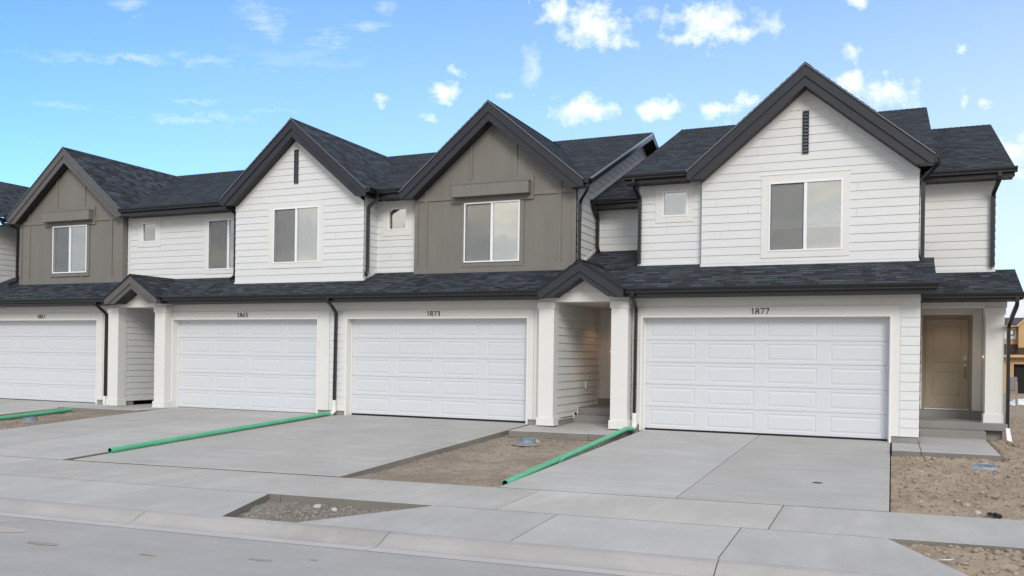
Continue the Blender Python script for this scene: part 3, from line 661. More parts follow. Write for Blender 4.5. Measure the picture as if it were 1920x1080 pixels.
def gable_front(parent, xc, x0, x1, yw, zr, zt, hs, style, dz, zb):
    s = (zr - zt) / hs; top = zr - O2 + .02
    def ztop(x): return top - s * abs(x - xc)
    zl, zrr = ztop(x0), ztop(x1)
    wx0, wx1, wz0, wz1 = xc - .745, xc + .745, 3.895 + dz, 5.375 + dz
    hole = [(wx0, wx1, wz0, wz1)]
    a, b = min(zl, zrr), max(zl, zrr)
    outl = [(zb, x0, x1), (a, x0, x1)]
    if b - a > .01: outl.append((b, x0 + ((b - zl) / s if zl < b - 1e-6 else 0), x1 - ((b - zrr) / s if zrr < b - 1e-6 else 0)))
    outl.append((top, xc, xc))
    mb = MB()
    if style == 'white':
        siding(mb, PF(yw), outl, hole); mb.build('gable_wall', 'siding', parent)
        fr = MB()                                               # frieze boards under the soffit
        for sd, xx, zc in ((-1, x0, zl), (1, x1, zrr)):
            w_ = .10 * math.sqrt(1 + s * s)
            p = [(xc, top), (xx, zc), (xx, zc - w_), (xc, top - w_)]
            if sd < 0: p = p[::-1]
            fr.prism([(q, yw - .024, r) for q, r in p], [(q, yw, r) for q, r in p])
        fr.build('frieze_board', 'trim_white', parent)
        casing(parent, wx0, wx1, wz0, wz1, yw, xc - .905, xc + .885, wz0 - .135, wz1 + .155)
        window(parent, wx0, wx1, wz0, wz1, yw, fill='curtain' if dz > .05 else 'blind', half=dz < .05)
        v = MB(); vx, v0, v1 = xc - .01, 5.95 + dz * 1.7, 6.845 + dz * 1.7
        v.box(vx - .062, vx - .044, yw - .045, yw + .0, v0, v1); v.box(vx + .044, vx + .062, yw - .045, yw, v0, v1); v.box(vx - .044, vx + .044, yw - .045, yw, v0, v0 + .018); v.box(vx - .044, vx + .044, yw - .045, yw, v1 - .018, v1)
        v.box(vx - .044, vx + .044, yw - .018, yw - .016, v0 + .018, v1 - .018)
        vo = v.build('gable_vent', 'gutter_black', parent)
        l = MB(); n = 12
        for k in range(n):
            z = v0 + .03 + (v1 - v0 - .04) * k / n
            l.prism([(vx - .042, yw - .044, z), (vx - .042, yw - .040, z - .004), (vx - .042, yw - .020, z + .034), (vx - .042, yw - .024, z + .038)][::-1], [(vx + .042, yw - .044, z), (vx + .042, yw - .040, z - .004), (vx + .042, yw - .020, z + .034), (vx + .042, yw - .024, z + .038)][::-1])
        l.build('louvre', 'flash_blue', vo)
        f = MB(); f.box(x0 - .012, x1 + .012, yw - .030, yw + .01, zb - .10, zb + .035); f.box(x0 - .016, x1 + .016, yw - .034, yw - .031, zb - .10, zb - .01); f.build('base_flashing', 'flash_white', parent)
    else:
        flat_wall(mb, yw, outl, hole); mb.build('gable_wall', 'panel_grey', parent)
        t = MB(); ya = yw - .026
        bandz = (5.475 + dz, 5.59 + dz)
        def vb(xa, xb, za, zb_): t.box(xa, xb, ya, yw + .001, za, zb_)
        def vtop(xa, xb, za):                                   # batten cut to the roof slope
            A, B = ztop(xa), ztop(xb)
            t.prism([(xa, ya, za), (xb, ya, za), (xb, ya, B), (xa, ya, A)], [(xa, yw + .001, za), (xb, yw + .001, za), (xb, yw + .001, B), (xa, yw + .001, A)])
        base = zb + .17
        vb(x0, x0 + .10, base, bandz[0]); vb(x1 - .10, x1, base, bandz[0])
        t.box(x0 - .004, x1 + .004, ya - .002, yw + .001, zb, base)
        cx0, cx1 = xc - .83, xc + .86                            # window casing
        bx0, bx1 = xc - 1.115, xc + 1.105                        # board behind the hood
        for a_, b_ in ((x0 + .001, bx0), (bx1, x1 - .001)): t.box(a_, b_, ya - .001, yw + .001, bandz[0], bandz[1])
        vb(xc - 1.87, xc - 1.80, base, bandz[0]); vb(xc + 1.75, xc + 1.82, base, bandz[0])
        vtop(xc - 1.87, xc - 1.80, bandz[1]); vtop(xc + 1.75, xc + 1.82, bandz[1])
        vtop(xc - .625, xc - .555, 5.955 + dz); vtop(xc + .59, xc + .66, 5.955 + dz)
        t.build('batten', 'panel_grey', parent)
        c = MB(); yc = yw - .034
        c.box(cx0, wx0, yc, yw + .001, wz0 - .02, 5.37 + dz); c.box(wx1, cx1, yc, yw + .001, wz0 - .02, 5.37 + dz); c.box(cx0 - .0, cx1, yc - .006, yw + .001, wz0 - .11, wz0 - .021)
        c.box(xc - .62, xc - .55, yc - .002, yw + .001, wz0 - .145, wz0 - .111); c.box(xc + .50, xc + .57, yc - .002, yw + .001, wz0 - .145, wz0 - .111)
        c.build('window_casing', 'panel_grey', parent)
        h = MB(); h.box(bx0, bx1, yw - .042, yw + .001, wz1 + .001, 5.945 + dz); hb = h.build('hood_backing', 'panel_grey', parent)
        h = MB(); h.bbox(xc - 1.01, xc + 1.05, yw - .23, yw - .043, 5.50 + dz, 5.79 + dz, .004); hd = h.build('window_hood', 'panel_grey', parent)
        h = MB(); h.box(xc - 1.015, xc + 1.055, yw - .236, yw - .043, 5.791 + dz, 5.803 + dz); h.box(xc - 1.0, xc + 1.04, yw - .048, yw - .043, 5.803 + dz, 5.835 + dz); h.build('hood_flashing', 'flash_blue', hd)
        window(parent, wx0 - .005, wx1 + .01, wz0, wz1, yw - .004, fill='curtain' if dz > .05 else 'blind')
        f = MB(); f.box(x0 - .012, x1 + .012, yw - .032, yw + .01, zb - .10, zb - .002); f.build('base_flashing', 'flash_blue', parent)
    # side returns of the bump-out
    return zl, zrr

def main_roof(parent, xa, xb, ze, notch=None, back=True):
    ms = (MRZ - ze) / (MRY - ME)
    pts = [(xa, ME)]
    if notch:
        xc, hs, zr, zt = notch; yd = ME + (zr - zt) / ms
        for q in ((xc - hs, ME), (xc, yd), (xc + hs, ME)):
            if abs(q[0] - pts[-1][0]) > .02: pts.append(q)
    if xb - pts[-1][0] > .02: pts.append((xb, ME))
    pts += [(xb, MRY), (xa, MRY)]
    mb = MB(); shed(mb, pts, ME, ze, ms, split=[notch[0]] if notch else None)
    if back:
        q = [(xb, -MRY), (xb, -2 * MRY + ME), (xa, -2 * MRY + ME), (xa, -MRY)]
        sl = math.sqrt(1 + ms * ms)
        P = [(xb, MRY, MRZ), (xb, 2 * MRY - ME, ze), (xa, 2 * MRY - ME, ze), (xa, MRY, MRZ)]
        mb.poly(P, uv=[(xb + 50, 2.86), (xb + 50, 2.86 - (MRY - ME) * sl), (xa + 50, 2.86 - (MRY - ME) * sl), (xa + 50, 2.86)])
    ridge_cap(mb, (xa, MRY, MRZ), (xb, MRY, MRZ), (0, 1, 0), ms)
    return mb.build('main_roof', 'shingles', parent)

def lower_roof(parent, xa, xb, notch=None, tail=None, yb=2.7):
    pts = [(xa, LE)]
    if notch:
        xc, hs, yd = notch
        for q in ((xc - hs, LE), (xc, yd), (xc + hs, LE)):
            if abs(q[0] - pts[-1][0]) > .02: pts.append(q)
    pts.append((xb, LE))
    if tail: pts += [(xb, tail[1]), (tail[0], tail[1]), (tail[0], yb)]
    else: pts.append((xb, yb))
    pts.append((xa, yb))
    mb = MB(); shed(mb, pts, LE, LZ, LM, split=([notch[0]] if notch else []) + ([tail[0]] if tail else [])); return mb.build('garage_roof', 'shingles', parent)

def garage_front(parent, dx0, dx1, wx0, wx1, zs, strips, num, tl, tr):
    """dx: door opening; wx: wall extent; strips: siding ranges; tl,tr: outer trim board edges."""
    yd = .19; zt = 2.455
    fl = MB(); flat_wall(fl, 0, [(.115, wx0, wx1), (2.89, wx0, wx1)], [(dx0, dx1, .115, zt)])
    for x in (wx0, wx1):
        fl.poly([(x, 0, .115), (x, .3, .115), (x, .3, 2.89), (x, 0, 2.89)])
    fl.build('garage_wall', 'trim_white', parent)
    for a, b in ((wx0 + .01, dx0 - .05), (dx1 + .05, wx1 - .006)):
        if b > a + .02: f = MB(); f.box(a, b, .012, .3, -.4, .114); f.build('foundation', 'found', parent)
    if strips:
        for a, b in strips: s = MB(); siding(s, PF(-.002), [(.12, a, b), (2.66, a, b)]); s.build('garage_siding', 'siding', parent)
    t = MB(); y = -.022; c = .045
    t.box(tl, tr, y, -.001, zt + c, 2.655); t.box(tl, dx0 - c, y, -.001, .12, zt + c - .0005); t.box(dx1 + c, tr, y, -.001, .12, zt + c - .0005)
    t.box(tl - .008, tr + .008, y - .012, -.001, 2.6555, 2.668)
    t.box(wx0 + .001, wx1 - .001, -.012, -.001, 2.71, 2.88)
    t.build('door_surround', 'trim_white', parent)
    k = MB(); zb = zs - .01
    k.box(dx0 - c, dx0, y - .022, yd + .03, zb, zt); k.box(dx1, dx1 + c, y - .022, yd + .03, zb, zt); k.box(dx0 - c, dx1 + c, y - .0225, yd + .03, zt + .0005, zt + c); k.box(dx0 - c - .006, dx1 + c + .006, y - .034, -.001, zt + c + .0005, zt + c + .010)
    k.build('door_jamb', 'trim_pvc', parent)
    st = MB(); st.box(dx0 + .0005, dx0 + .022, yd - .03, yd - .002, zb, zt - .001); st.box(dx1 - .022, dx1 - .0005, yd - .03, yd - .002, zb, zt - .001); st.box(dx0 + .022, dx1 - .022, yd - .03, yd - .002, zt - .022, zt - .001)
    st.build('weather_strip', 'trim_pvc', parent)
    garage_door(parent, dx0 + .001, dx1 - .001, zs + .035, zt - .001, yd)
    xc = (dx0 + dx1) / 2
    if num: house_number(parent, num, xc + (.0 if num != '1861' else .13), 2.503, -.022)

def column(parent, x0, x1, y0, y1, z0, z1):
    mb = MB(); mb.bbox(x0, x1, y0, y1, z0 + .012, z1, .004)
    o = mb.build('column', 'trim_white', parent)
    b = MB(); b.bbox(x0 - .028, x1 + .028, y0 - .028, y1 - .002, z0 + .012, z0 + .185, .005); b.build('column_base', 'trim_white', o)
    c = MB(); c.bbox(x0 - .024, x1 + .024, y0 - .024, y1 - .002, z1 - .145, z1 + .001, .004); c.build('column_cap', 'trim_white', o)
    s = MB(); s.box(x0 - .040, x1 + .040, y0 - .040, y1 - .002, z0, z0 + .0115); s.build('column_shim', 'flash_white', o)
    return o

def portico(parent, xc, xl0, xl1, xr0, xr1, z0, matn='trim_dark'):
    hs, yf, zr, zt = .975, -.75, 3.69, 3.055
    s = (zr - zt) / hs
    mb = MB(); yd = LE + (zr - LZ) / LM; e = .012
    for sd in (-1, 1):
        gslope(mb, xc, zr, s, sd, [(xc, yf - .02), (xc + sd * (hs + e), yf - .02), (xc + sd * (hs + e), LE - .01), (xc, yd + .03)])
    ridge_cap(mb, (xc, yf - .02, zr), (xc, yd, zr), (1, 0, 0), s)
    mb.build('portico_roof', 'shingles', parent)
    rake_boards(parent, xc, hs, zr, zt, yf, .046, .255, .395, .175, matn)
    so = MB()
    for sd in (-1, 1):
        xb = (zr - .395 - (zt - .175)) / s
        p = [(0, zr - .383), (xb, zt - .163), (hs - .003, zt - .163), (hs - .003, zt - .145), (xb, zt - .145), (0, zr - .365)]
        p = [(xc + sd * a, b) for a, b in p]
        if sd < 0: p = p[::-1]
        so.prism([(a, yf + .062, b) for a, b in p], [(a, -.275, b) for a, b in p])
    so.build('soffit', 'soffit_dark', parent)
    for sd in (-1, 1):
        f = MB(); a = xc + sd * hs; f.box(min(a, a - sd * .025), max(a, a - sd * .025), yf + .062, LE + .03, zt - .174, zt - .05); f.build('fascia', matn, parent)
    g = MB(); yy = -.275; zb = 2.80                              # beam and little gable wall
    def zz(x): return zr - .385 - s * abs(x - xc)
    g.bbox(xl0, xr1, yy, -.001, zb, 2.90, .003)
    p = [(xc - (zr - .385 - 2.90) / s, 2.901), (xc + (zr - .385 - 2.90) / s, 2.901), (xc, zr - .385)]
    g.prism([(a, yy, b) for a, b in p], [(a, -.05, b) for a, b in p])
    xx = (zr - .385 - 3.0) / s - .1
    g.box(xl1 - .1, xr0 + .1, yy - .014, yy - .0005, zb + .002, 3.0) if False else None
    g.prism([(xl1 + .0, yy - .016, zb + .001), (xr0 + .0, yy - .016, zb + .001), (xc + .47, yy - .016, 3.01), (xc - .47, yy - .016, 3.01)], [(xl1 + .0, yy - .0005, zb + .001), (xr0 + .0, yy - .0005, zb + .001), (xc + .47, yy - .0005, 3.01), (xc - .47, yy - .0005, 3.01)])
    g.build('portico_gable', 'trim_white', parent)
    column(parent, xl0, xl1, -.30, .001, z0, 2.80); column(parent, xr0, xr1, -.30, .001, z0, 2.80)

def doorset(parent, x0, x1, z0, z1, y, hinge='left'):
    fr = MB(); f = .055
    fr.box(x0 - f, x0, y - .05, y + .03, z0 - .03, z1 + f); fr.box(x1, x1 + f, y - .05, y + .03, z0 - .03, z1 + f); fr.box(x0, x1, y - .05, y + .03, z1, z1 + f)
    fr.box(x0, x0 + .018, y - .02, y + .03, z0 - .03, z1); fr.box(x1 - .018, x1, y - .02, y + .03, z0 - .03, z1); fr.box(x0 + .018, x1 - .018, y - .02, y + .03, z1 - .018, z1)
    fr.build('door_frame', 'door_frame', parent)
    d = MB(); yf = y + .008; a, b, c, e = x0 + .021, x1 - .021, z0 + .008, z1 - .021
    pans = [(a + .13, b - .13, c + .26, c + .83), (a + .13, b - .13, c + 1.0, e - .13)]
    flat_wall(d, yf, [(c, a, b), (e, a, b)], [(p[0], p[1], p[2], p[3]) for p in pans])
    for (p, q, r, s) in pans:
        rings = [[(p + i, yf + dy, r + i), (q - i, yf + dy, r + i), (q - i, yf + dy, s - i), (p + i, yf + dy, s - i)] for i, dy in ((0, 0), (.012, .009), (.024, .009), (.05, .002))]
        for A, B in zip(rings, rings[1:]):
            for k in range(4): d.poly([A[k], A[(k + 1) % 4], B[(k + 1) % 4], B[k]])
        d.poly(rings[-1])
    do = d.build('front_door', 'door_tan', parent)
    th = MB(); th.box(x0, x1, y - .06, y + .03, z0 - .03, z0 - .002); th.build('threshold', 'flash_white', do)
    h = MB(); hx = b - .065
    h.tube([(hx, yf - .001, c + .98), (hx, yf - .016, c + .98)], .034, 20); h.box(hx - .036, hx + .036, yf - .022, yf - .002, c + 1.09, c + 1.21); h.build('lock', 'nickel', do)
    h = MB(); h.tube([(hx, yf - .004, c + .93), (hx, yf - .05, c + .90), (hx, yf - .06, c + .84), (hx, yf - .055, c + .76), (hx, yf - .02, c + .71), (hx, yf - .002, c + .71)], .012, 10); h.build('door_handle', 'nickel', do)
    return do

def core(parent, x0, x1, y0, z0, z1, y1=11.7):
    mb = MB(); mb.box(x0, x1, y0, y1, z0, z1); return mb.build('rear_wall', 'siding', parent)

# ------------------------------------------------------------------ unit 1857 (only its upper storey shows at the left edge)
U57 = thing('townhouse', (-31.5, 0, 0), 'white sided townhouse cut off by the left edge, only its side wall and roof showing', 'townhouse', 'townhouses of the row')
main_roof(U57, -36.5, -26.20, 5.86, (-30.8, 3.95, 7.85, 5.86))
gable_roof(U57, -30.8, 3.95, .1, 7.85, 5.86, .5, ME, (MRZ - 5.86) / 5.7)
mb = MB(); siding(mb, PR(-27.30), [(lz(.5), .5, 3.4), (5.70, .5, 3.4)]) if False else None
sw = MB()
# base follows the roof slope
def side_wall(parent, x, ya, yb, ztop_fun, zbot_fun, name='side_wall', matn='siding', P=PR, lip=.016):
    """siding on a wall facing +X/-X whose top and bottom edges are sloping: boards clipped per z slab."""
    mb = MB(); lo = min(zbot_fun(ya), zbot_fun(yb)); hi = max(max(ztop_fun(ya + (yb - ya) * k / 40) for k in range(41)), .1)
    z = .115 + math.floor((lo - .115) / EXPO) * EXPO; ys = [ya + (yb - ya) * k / 240 for k in range(241)]
    while z < hi:
        n = 3
        for j in range(n):
            a, b = z + EXPO * j / n, z + EXPO * (j + 1) / n
            run = None
            for k, y in enumerate(ys + [None]):
                ok = y is not None and zbot_fun(y) <= (a + b) / 2 <= ztop_fun(y)
                if ok and run is None: run = y
                if not ok and run is not None:
                    e = ys[k - 1]
                    if e > run:
                        oa = lip - (lip - .002) * j / n; ob = lip - (lip - .002) * (j + 1) / n; pp = P(x)
                        q = [pp(run, a, oa), pp(e, a, oa), pp(e, b, ob), pp(run, b, ob)]
                        mb.poly(q)
                        if j == 0: mb.poly([pp(run, a, .002), pp(e, a, .002), pp(e, a, oa), pp(run, a, oa)])
                    run = None
        z += EXPO
    return mb.build(name, matn, parent)
def slope_flash(parent, x, ya, yb, zf, side=1, matn='flash_white', h=.075):
    mb = MB(); o = side * .026
    A = [(x, ya, zf(ya) - .03), (x + o, ya, zf(ya) - .03), (x + o, ya, zf(ya) + h), (x, ya, zf(ya) + h)]
    B = [(x, yb, zf(yb) - .03), (x + o, yb, zf(yb) - .03), (x + o, yb, zf(yb) + h), (x, yb, zf(yb) + h)]
    if side > 0: mb.prism(A, B)
    else: mb.prism(A[::-1], B[::-1])
    return mb.build('step_flashing', matn, parent)
side_wall(U57, -27.30, .5, 3.0, lambda y: 5.70, lz)
slope_flash(U57, -27.30, .5, 2.0, lz)
gutter_y(U57, -26.85, .1, 1.0, 5.86)
lower_roof(U57, -36.5, -27.30)
gable_front(U57, -30.8, -34.3, -27.30, .5, 7.85, 5.86, 3.95, 'white', .09, lz(.5) + .01)
garage_front(U57, -32.45, -27.55, -36.0, -26.92, -.03, [], '', -32.7, -27.3)
gutter_x(U57, -36.4, -27.31, LE, LZ - .005); fascia_x(U57, -36.4, -27.31, LE, LZ, 0)
core(U57, -36, -27.32, 1.6, 0, 5.8)

# ------------------------------------------------------------------ unit 1861 (grey board and batten gable)
U61 = thing('townhouse', (-23.66, 0, 0), 'townhouse numbered 1861 with a grey board-and-batten gable, nearest the left edge', 'townhouse', 'townhouses of the row')
ze = 5.79; N61 = (-23.66, 2.53, 7.86, ze)
main_roof(U61, -26.20, -21.13, ze, N61)
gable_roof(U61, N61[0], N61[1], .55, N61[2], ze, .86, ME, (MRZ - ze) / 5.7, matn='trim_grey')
gable_front(U61, -23.66, -25.93, -21.39,   .86, 7.86, ze, 2.53, 'grey', .085, lz(.86) + .01)
mb = MB(); flat = [(-21.39, .86), (-21.39, 1.03)]
mb.poly([(-21.39, .86, 3.6), (-21.39, 1.06, 3.6), (-21.39, 1.06, 5.66), (-21.39, .86, 5.66)]); mb.build('side_wall', 'panel_grey', U61); mb = MB(); mb.poly([(-25.93, .86, 3.6), (-25.93, 1.6, 3.6), (-25.93, 1.6, 5.66), (-25.93, .86, 5.66)]); mb.build('side_wall', 'panel_grey', U61)
lower_roof(U61, -27.30, -20.315)
gutter_x(U61, -27.3, -20.33, LE, LZ - .005); fascia_x(U61, -27.3, -20.33, LE, LZ, 0)
garage_front(U61, -26.38, -21.43, -26.9, -20.29, -.03, [], '1861', -26.75, -21.20)
side_wall(U61, -20.29, 0.0, 3.1, lambda y: 2.90, lambda y: .14)
downspout(U61, [(-20.80, LE - .06, LZ - .10), (-20.80, LE - .06, 2.86), (-20.985, -.075, 2.62), (-21.0, -.075, .22)], straps=[(-21.0, -.075, 1.2)])
downspout(U61, [(-26.22, .40, 5.72), (-26.22, .44, 5.60), (-25.99, .80, 5.47), (-25.99, .80, 3.75), (-26.02, .55, 3.64)])
core(U61, -26.8, -20.31, 1.9, 0, 5.8)

# ------------------------------------------------------------------ unit 1865 (white gable)
U65 = thing('townhouse', (-14.6, 0, 0), 'white sided townhouse numbered 1865, second gable from the left', 'townhouse', 'townhouses of the row')
ze = 5.79; N65 = (-14.58, 2.345, 7.76, ze)
main_roof(U65, -21.13, -11.455, ze, N65)
gable_roof(U65, *N65[:2], .08, N65[2], ze, .41, ME, (MRZ - ze) / 5.7)
gable_front(U65, -14.62, -16.67, -12.485, .41, 7.74, ze, 2.345, 'white', .09, lz(.41) + .01)
side_wall(U65, -12.485, .41, 1.03, lambda y: 5.66, lambda y: lz(y)); slope_flash(U65, -12.485, .40, 1.03, lz)
side_wall(U65, -16.67, .41, 1.03, lambda y: 5.66, lambda y: lz(y), P=PL)
mb = MB(); H65 = [(-20.79, -20.21, 4.845, 5.43), (-18.22, -16.75, 3.945, 5.39)]
siding(mb, PF(1.03), [(lz(1.03), -21.38, -16.67), (5.62, -21.38, -16.67)], H65); mb.build('upper_wall', 'siding', U65)
window(U65, -20.79, -20.21, 4.845, 5.43, 1.03, 'fixed', 'blind'); casing(U65, -20.79, -20.21, 4.845, 5.43, 1.03, -20.95, -20.05, 4.70, 5.58)
window(U65, -18.22, -16.75, 3.945, 5.39, 1.03, 'slider', 'curtain'); casing(U65, -18.22, -16.75, 3.945, 5.39, 1.03, -18.38, -16.68, 3.83, 5.56)
f = MB(); f.box(-21.38, -16.68, 1.0, 1.04, lz(1.03) - .1, lz(1.03) + .04); f.box(-21.36, -21.26, 1.006, 1.031, lz(1.03) + .041, 5.60); f.build('corner_board', 'flash_white', U65)
gutter_x(U65, -21.12, -16.94, ME, ze - .005); fascia_x(U65, -21.12, -16.94, ME, ze, 1.03, .22)
gutter_y(U65, -12.235, .085, .49, ze - .005); gutter_x(U65, -12.23 + .12, -11.47, ME, ze - .005); fascia_x(U65, -12.21, -11.47, ME, ze, 1.03, .22)
gutter_y(U65, -16.925, .085, .49, ze - .005, -1)
lower_roof(U65, -20.315, -13.0, (-19.34, .975, .96))
gutter_x(U65, -18.35, -13.0, LE, LZ - .005); fascia_x(U65, -18.35, -13.0, LE, LZ, 0)
garage_front(U65, -18.475, -13.575, -18.52, -13.0, -.03, [(-13.19, -13.0)], '1865', -18.515, -13.20)
side_wall(U65, -18.52, .0, 3.1, lambda y: 2.9, lambda y: .14, P=PL)
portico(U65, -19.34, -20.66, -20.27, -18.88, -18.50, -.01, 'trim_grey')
mb = MB(); mb.box(-20.27, -18.54, .01, 3.09, 2.80, 2.82); mb.build('entry_ceiling', 'ceiling_white', U65)
mb = MB(); siding(mb, PF(3.1), [(.14, -20.29, -18.53), (2.8, -20.29, -18.53)], [(-19.9, -18.98, .5, 2.55)]); mb.build('entry_wall', 'siding', U65)
doorset(U65, -19.9, -18.98, .51, 2.54, 3.1)
downspout(U65, [(-12.08, .44, 5.68), (-12.08, .44, 5.56), (-12.42, .50, 5.36), (-12.42, .50, 3.72), (-12.36, .34, 3.60)], .032, .040, straps=[(-12.42, .50, 4.5)])
downspout(U65, [(-17.0, .40, 5.68), (-17.0, .40, 5.58), (-16.74, .48, 5.42), (-16.74, .48, 3.68), (-16.80, .36, 3.58)])
core(U65, -20.3, -13.0, 3.2, 0, 5.5)
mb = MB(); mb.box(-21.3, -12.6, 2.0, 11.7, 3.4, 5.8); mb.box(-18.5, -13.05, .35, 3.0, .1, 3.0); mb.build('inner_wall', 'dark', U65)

# ------------------------------------------------------------------ unit 1873 (grey gable)
U73 = thing('townhouse', (-9.04, 0, 0), 'townhouse numbered 1873 with a dark grey board-and-batten gable and window hood', 'townhouse', 'townhouses of the row')
ze = 5.71; N73 = (-9.01, 2.45, 7.745, ze)
main_roof(U73, -11.455, -6.43, ze, N73)
gable_roof(U73, *N73[:2], .44, N73[2], ze, .81, ME, (MRZ - ze) / 5.7)
gable_front(U73, -9.04, -11.21, -6.845, .81, 7.745, ze, 2.45, 'grey', -.015, lz(.81) + .01)
mb = MB(); siding(mb, PF(1.03), [(lz(1.03), -12.485, -11.21), (5.60, -12.485, -11.21)], [(-12.14, -11.56, 4.82, 5.40)]); mb.build('upper_wall', 'siding', U73)
window(U73, -12.14, -11.56, 4.82, 5.40, 1.03, 'fixed', 'blind'); casing(U73, -12.14, -11.56, 4.82, 5.40, 1.03, -12.30, -11.40, 4.67, 5.59)
f = MB(); f.box(-12.46, -11.21, 1.0, 1.04, lz(1.03) - .1, lz(1.03) + .04); f.build('base_flashing', 'flash_white', U73)
mb = MB(); mb.poly([(-11.21, .81, 3.5), (-11.21, 1.03, 3.5), (-11.21, 1.03, 5.6), (-11.21, .81, 5.6)]); mb.build('side_wall', 'panel_grey', U73)
ms = (MRZ - ze) / 5.7
XW = -6.83                                     # end wall
def z73(y): return (ze + ms * (y - ME) if y < MRY else MRZ - ms * (y - MRY)) - .16
RZ, RY, RM = 5.43, 1.80, .42                   # roof over the recessed entry wall
side_wall(U73, XW, .81, 2.28, lambda y: min(5.62 if y < .6 else 9, z73(y)), lambda y: lz(y)); slope_flash(U73, XW, .80, 2.25, lz)
side_wall(U73, XW, 2.28, 11.2, z73, lambda y: RZ + RM * (y - RY) if y < 11 else 9, name='gable_end_wall'); slope_flash(U73, XW, 1.85, 8.0, lambda y: RZ + RM * (y - RY), h=.075)
rb = MB()                                      # rake board on the +X end
X = -6.46
for (ya, za, yb, zb_) in ((ME, ze, MRY, MRZ), (2 * MRY - ME, ze, MRY, MRZ)):
    A = [(X, ya, za - .05), (X, yb, zb_ - .05), (X, yb, zb_ - .18), (X, ya, za - .18)]; Bq = [(X + .028, y, z) for _, y, z in A]
    if ya > yb: A = A[::-1]; Bq = Bq[::-1]
    rb.prism(Bq, A)
rb.build('rake_board', 'gutter_black', U73)
rb = MB()
for (ya, za, yb, zb_) in ((ME, ze, MRY, MRZ), (2 * MRY - ME, ze, MRY, MRZ)):
    A = [(XW + .02, ya, za - .175), (XW + .02, yb, zb_ - .175), (X - .002, yb, zb_ - .175), (X - .002, ya, za - .175)]; rb.prism(A, [(x, y, z + .02) for x, y, z in A])
rb.build('soffit', 'soffit_dark', U73)
de = MB(); A = [(X + .0295, ME, ze - .002), (X + .0295, MRY, MRZ - .002), (X + .0295, MRY, MRZ - .06), (X + .0295, ME, ze - .06)]; de.prism([(x + .006, y, z) for x, y, z in A], A); de.build('drip_edge', 'metal_pale', U73)
gutter_y(U73, -6.53, .43, .66, ze - .005)
mb = MB()                                      # gutter end beyond the rake corner
lower_roof(U73, -13.0, -7.18)
gutter_x(U73, -13.0, -7.20, LE, LZ - .005); fascia_x(U73, -13.0, -7.20, LE, LZ, 0)
garage_front(U73, -12.655, -7.715, -13.0, -6.97, .02, [(-13.0, -12.79)], '1873', -12.785, -7.55)
mb = MB(); mb.box(-7.54, -7.46, -.018, -.0005, .12, 2.70); mb.box(-7.459, -7.34, -.008, -.0005, .12, 2.70); mb.build('corner_board', 'trim_white', U73)
side_wall(U73, -6.97, 0.0, 3.1, lambda y: 2.90, lambda y: .15 if y < 1.14 else (.22 if y < 1.42 else (.37 if y < 2.9 else .54)), name='entry_side_wall', lip=.02)
for (y0_, y1_, a, b) in ((1.11, 1.14, .10, .23), (1.39, 1.42, .19, .38), (2.87, 2.9, .35, .55), (.03, 1.10, .13, .15), (3.01, 3.09, .5, 2.8)): mb = MB(); mb.box(-6.97, -6.945, y0_, y1_, a, b); mb.build('stepped_trim', 'trim_pvc', U73)
mb = MB(); mb.box(-6.97, -6.958, .0, 1.14, -.05, .13); mb.build('foundation_side', 'found', U73)
mb = MB(); mb.bbox(-6.953, -6.925, 1.93, 2.05, .78, .97, .005); mb.build('outlet_box', 'flash_white', U73)
downspout(U73, [(-12.83, LE - .06, LZ - .10), (-12.83, LE - .06, 2.86), (-12.965, -.075, 2.60), (-12.985, -.075, .36)], straps=[(-12.98, -.075, 1.9), (-12.982, -.075, .95)])
downspout(U73, [(-6.49, .55, 5.62), (-6.49, .55, 5.45), (-6.775, .86, 5.24), (-6.775, .86, 3.70)], .032, .042, straps=[(-6.775, .86, 4.8)])
core(U73, -13.0, -6.98, 3.2, 0, 5.6)
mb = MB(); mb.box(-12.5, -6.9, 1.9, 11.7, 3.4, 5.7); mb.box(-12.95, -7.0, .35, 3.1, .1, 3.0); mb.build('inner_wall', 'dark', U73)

# ------------------------------------------------------------------ unit 1877 (white gable, right end, with porch)
U77 = thing('townhouse', (-1.72, 0, 0), 'white sided end townhouse numbered 1877 with a tan door on its porch', 'townhouse', 'townhouses of the row')
ze = 5.695; N77 = (-1.72, 2.445, 7.755, ze)
main_roof(U77, -5.60, .745, ze, N77)
gable_roof(U77, *N77[:2], .40, N77[2], ze, .80, ME, (MRZ - ze) / 5.7)
gable_front(U77, -1.715, -3.90, .47, .80, 7.755, ze, 2.445, 'white', .0, lz(.80) + .01)
mb = MB(); siding(mb, PF(.97), [(lz(.97), -5.37, -3.90), (5.56, -5.37, -3.90)], [(-4.83, -4.25, 4.785, 5.37)]); mb.build('upper_wall', 'siding', U77)
side_wall(U77, -3.90, .80, .97, lambda y: 5.5, lambda y: lz(y), P=PL)
window(U77, -4.83, -4.25, 4.785, 5.37, .97, 'fixed', 'blind'); casing(U77, -4.83, -4.25, 4.785, 5.37, .97, -4.98, -4.115, 4.655, 5.545, head=False)
f = MB(); f.box(-5.385, -3.905, .94, .98, lz(.97) - .1, lz(.97) + .035); f.build('base_flashing', 'flash_white', U77)
gutter_x(U77, -5.60, -4.19, ME, ze - .005); fascia_x(U77, -5.60, -4.19, ME, ze, .97, .19)
gutter_y(U77, .725, .40, .62, ze - .005)
msr = (MRZ - ze) / 5.7
def z77(y): return (ze + msr * (y - ME) if y < MRY else MRZ - msr * (y - MRY)) - .2
side_wall(U77, -5.37, .97, 6.2, z77, lambda y: max(lz(y), 3.6) if y < 2.3 else RZ + RM * (y - RY), P=PL)
side_wall(U77, .47, .80, 2.7, z77, lambda y: max(lz(y), 3.6)); 
mb = MB()
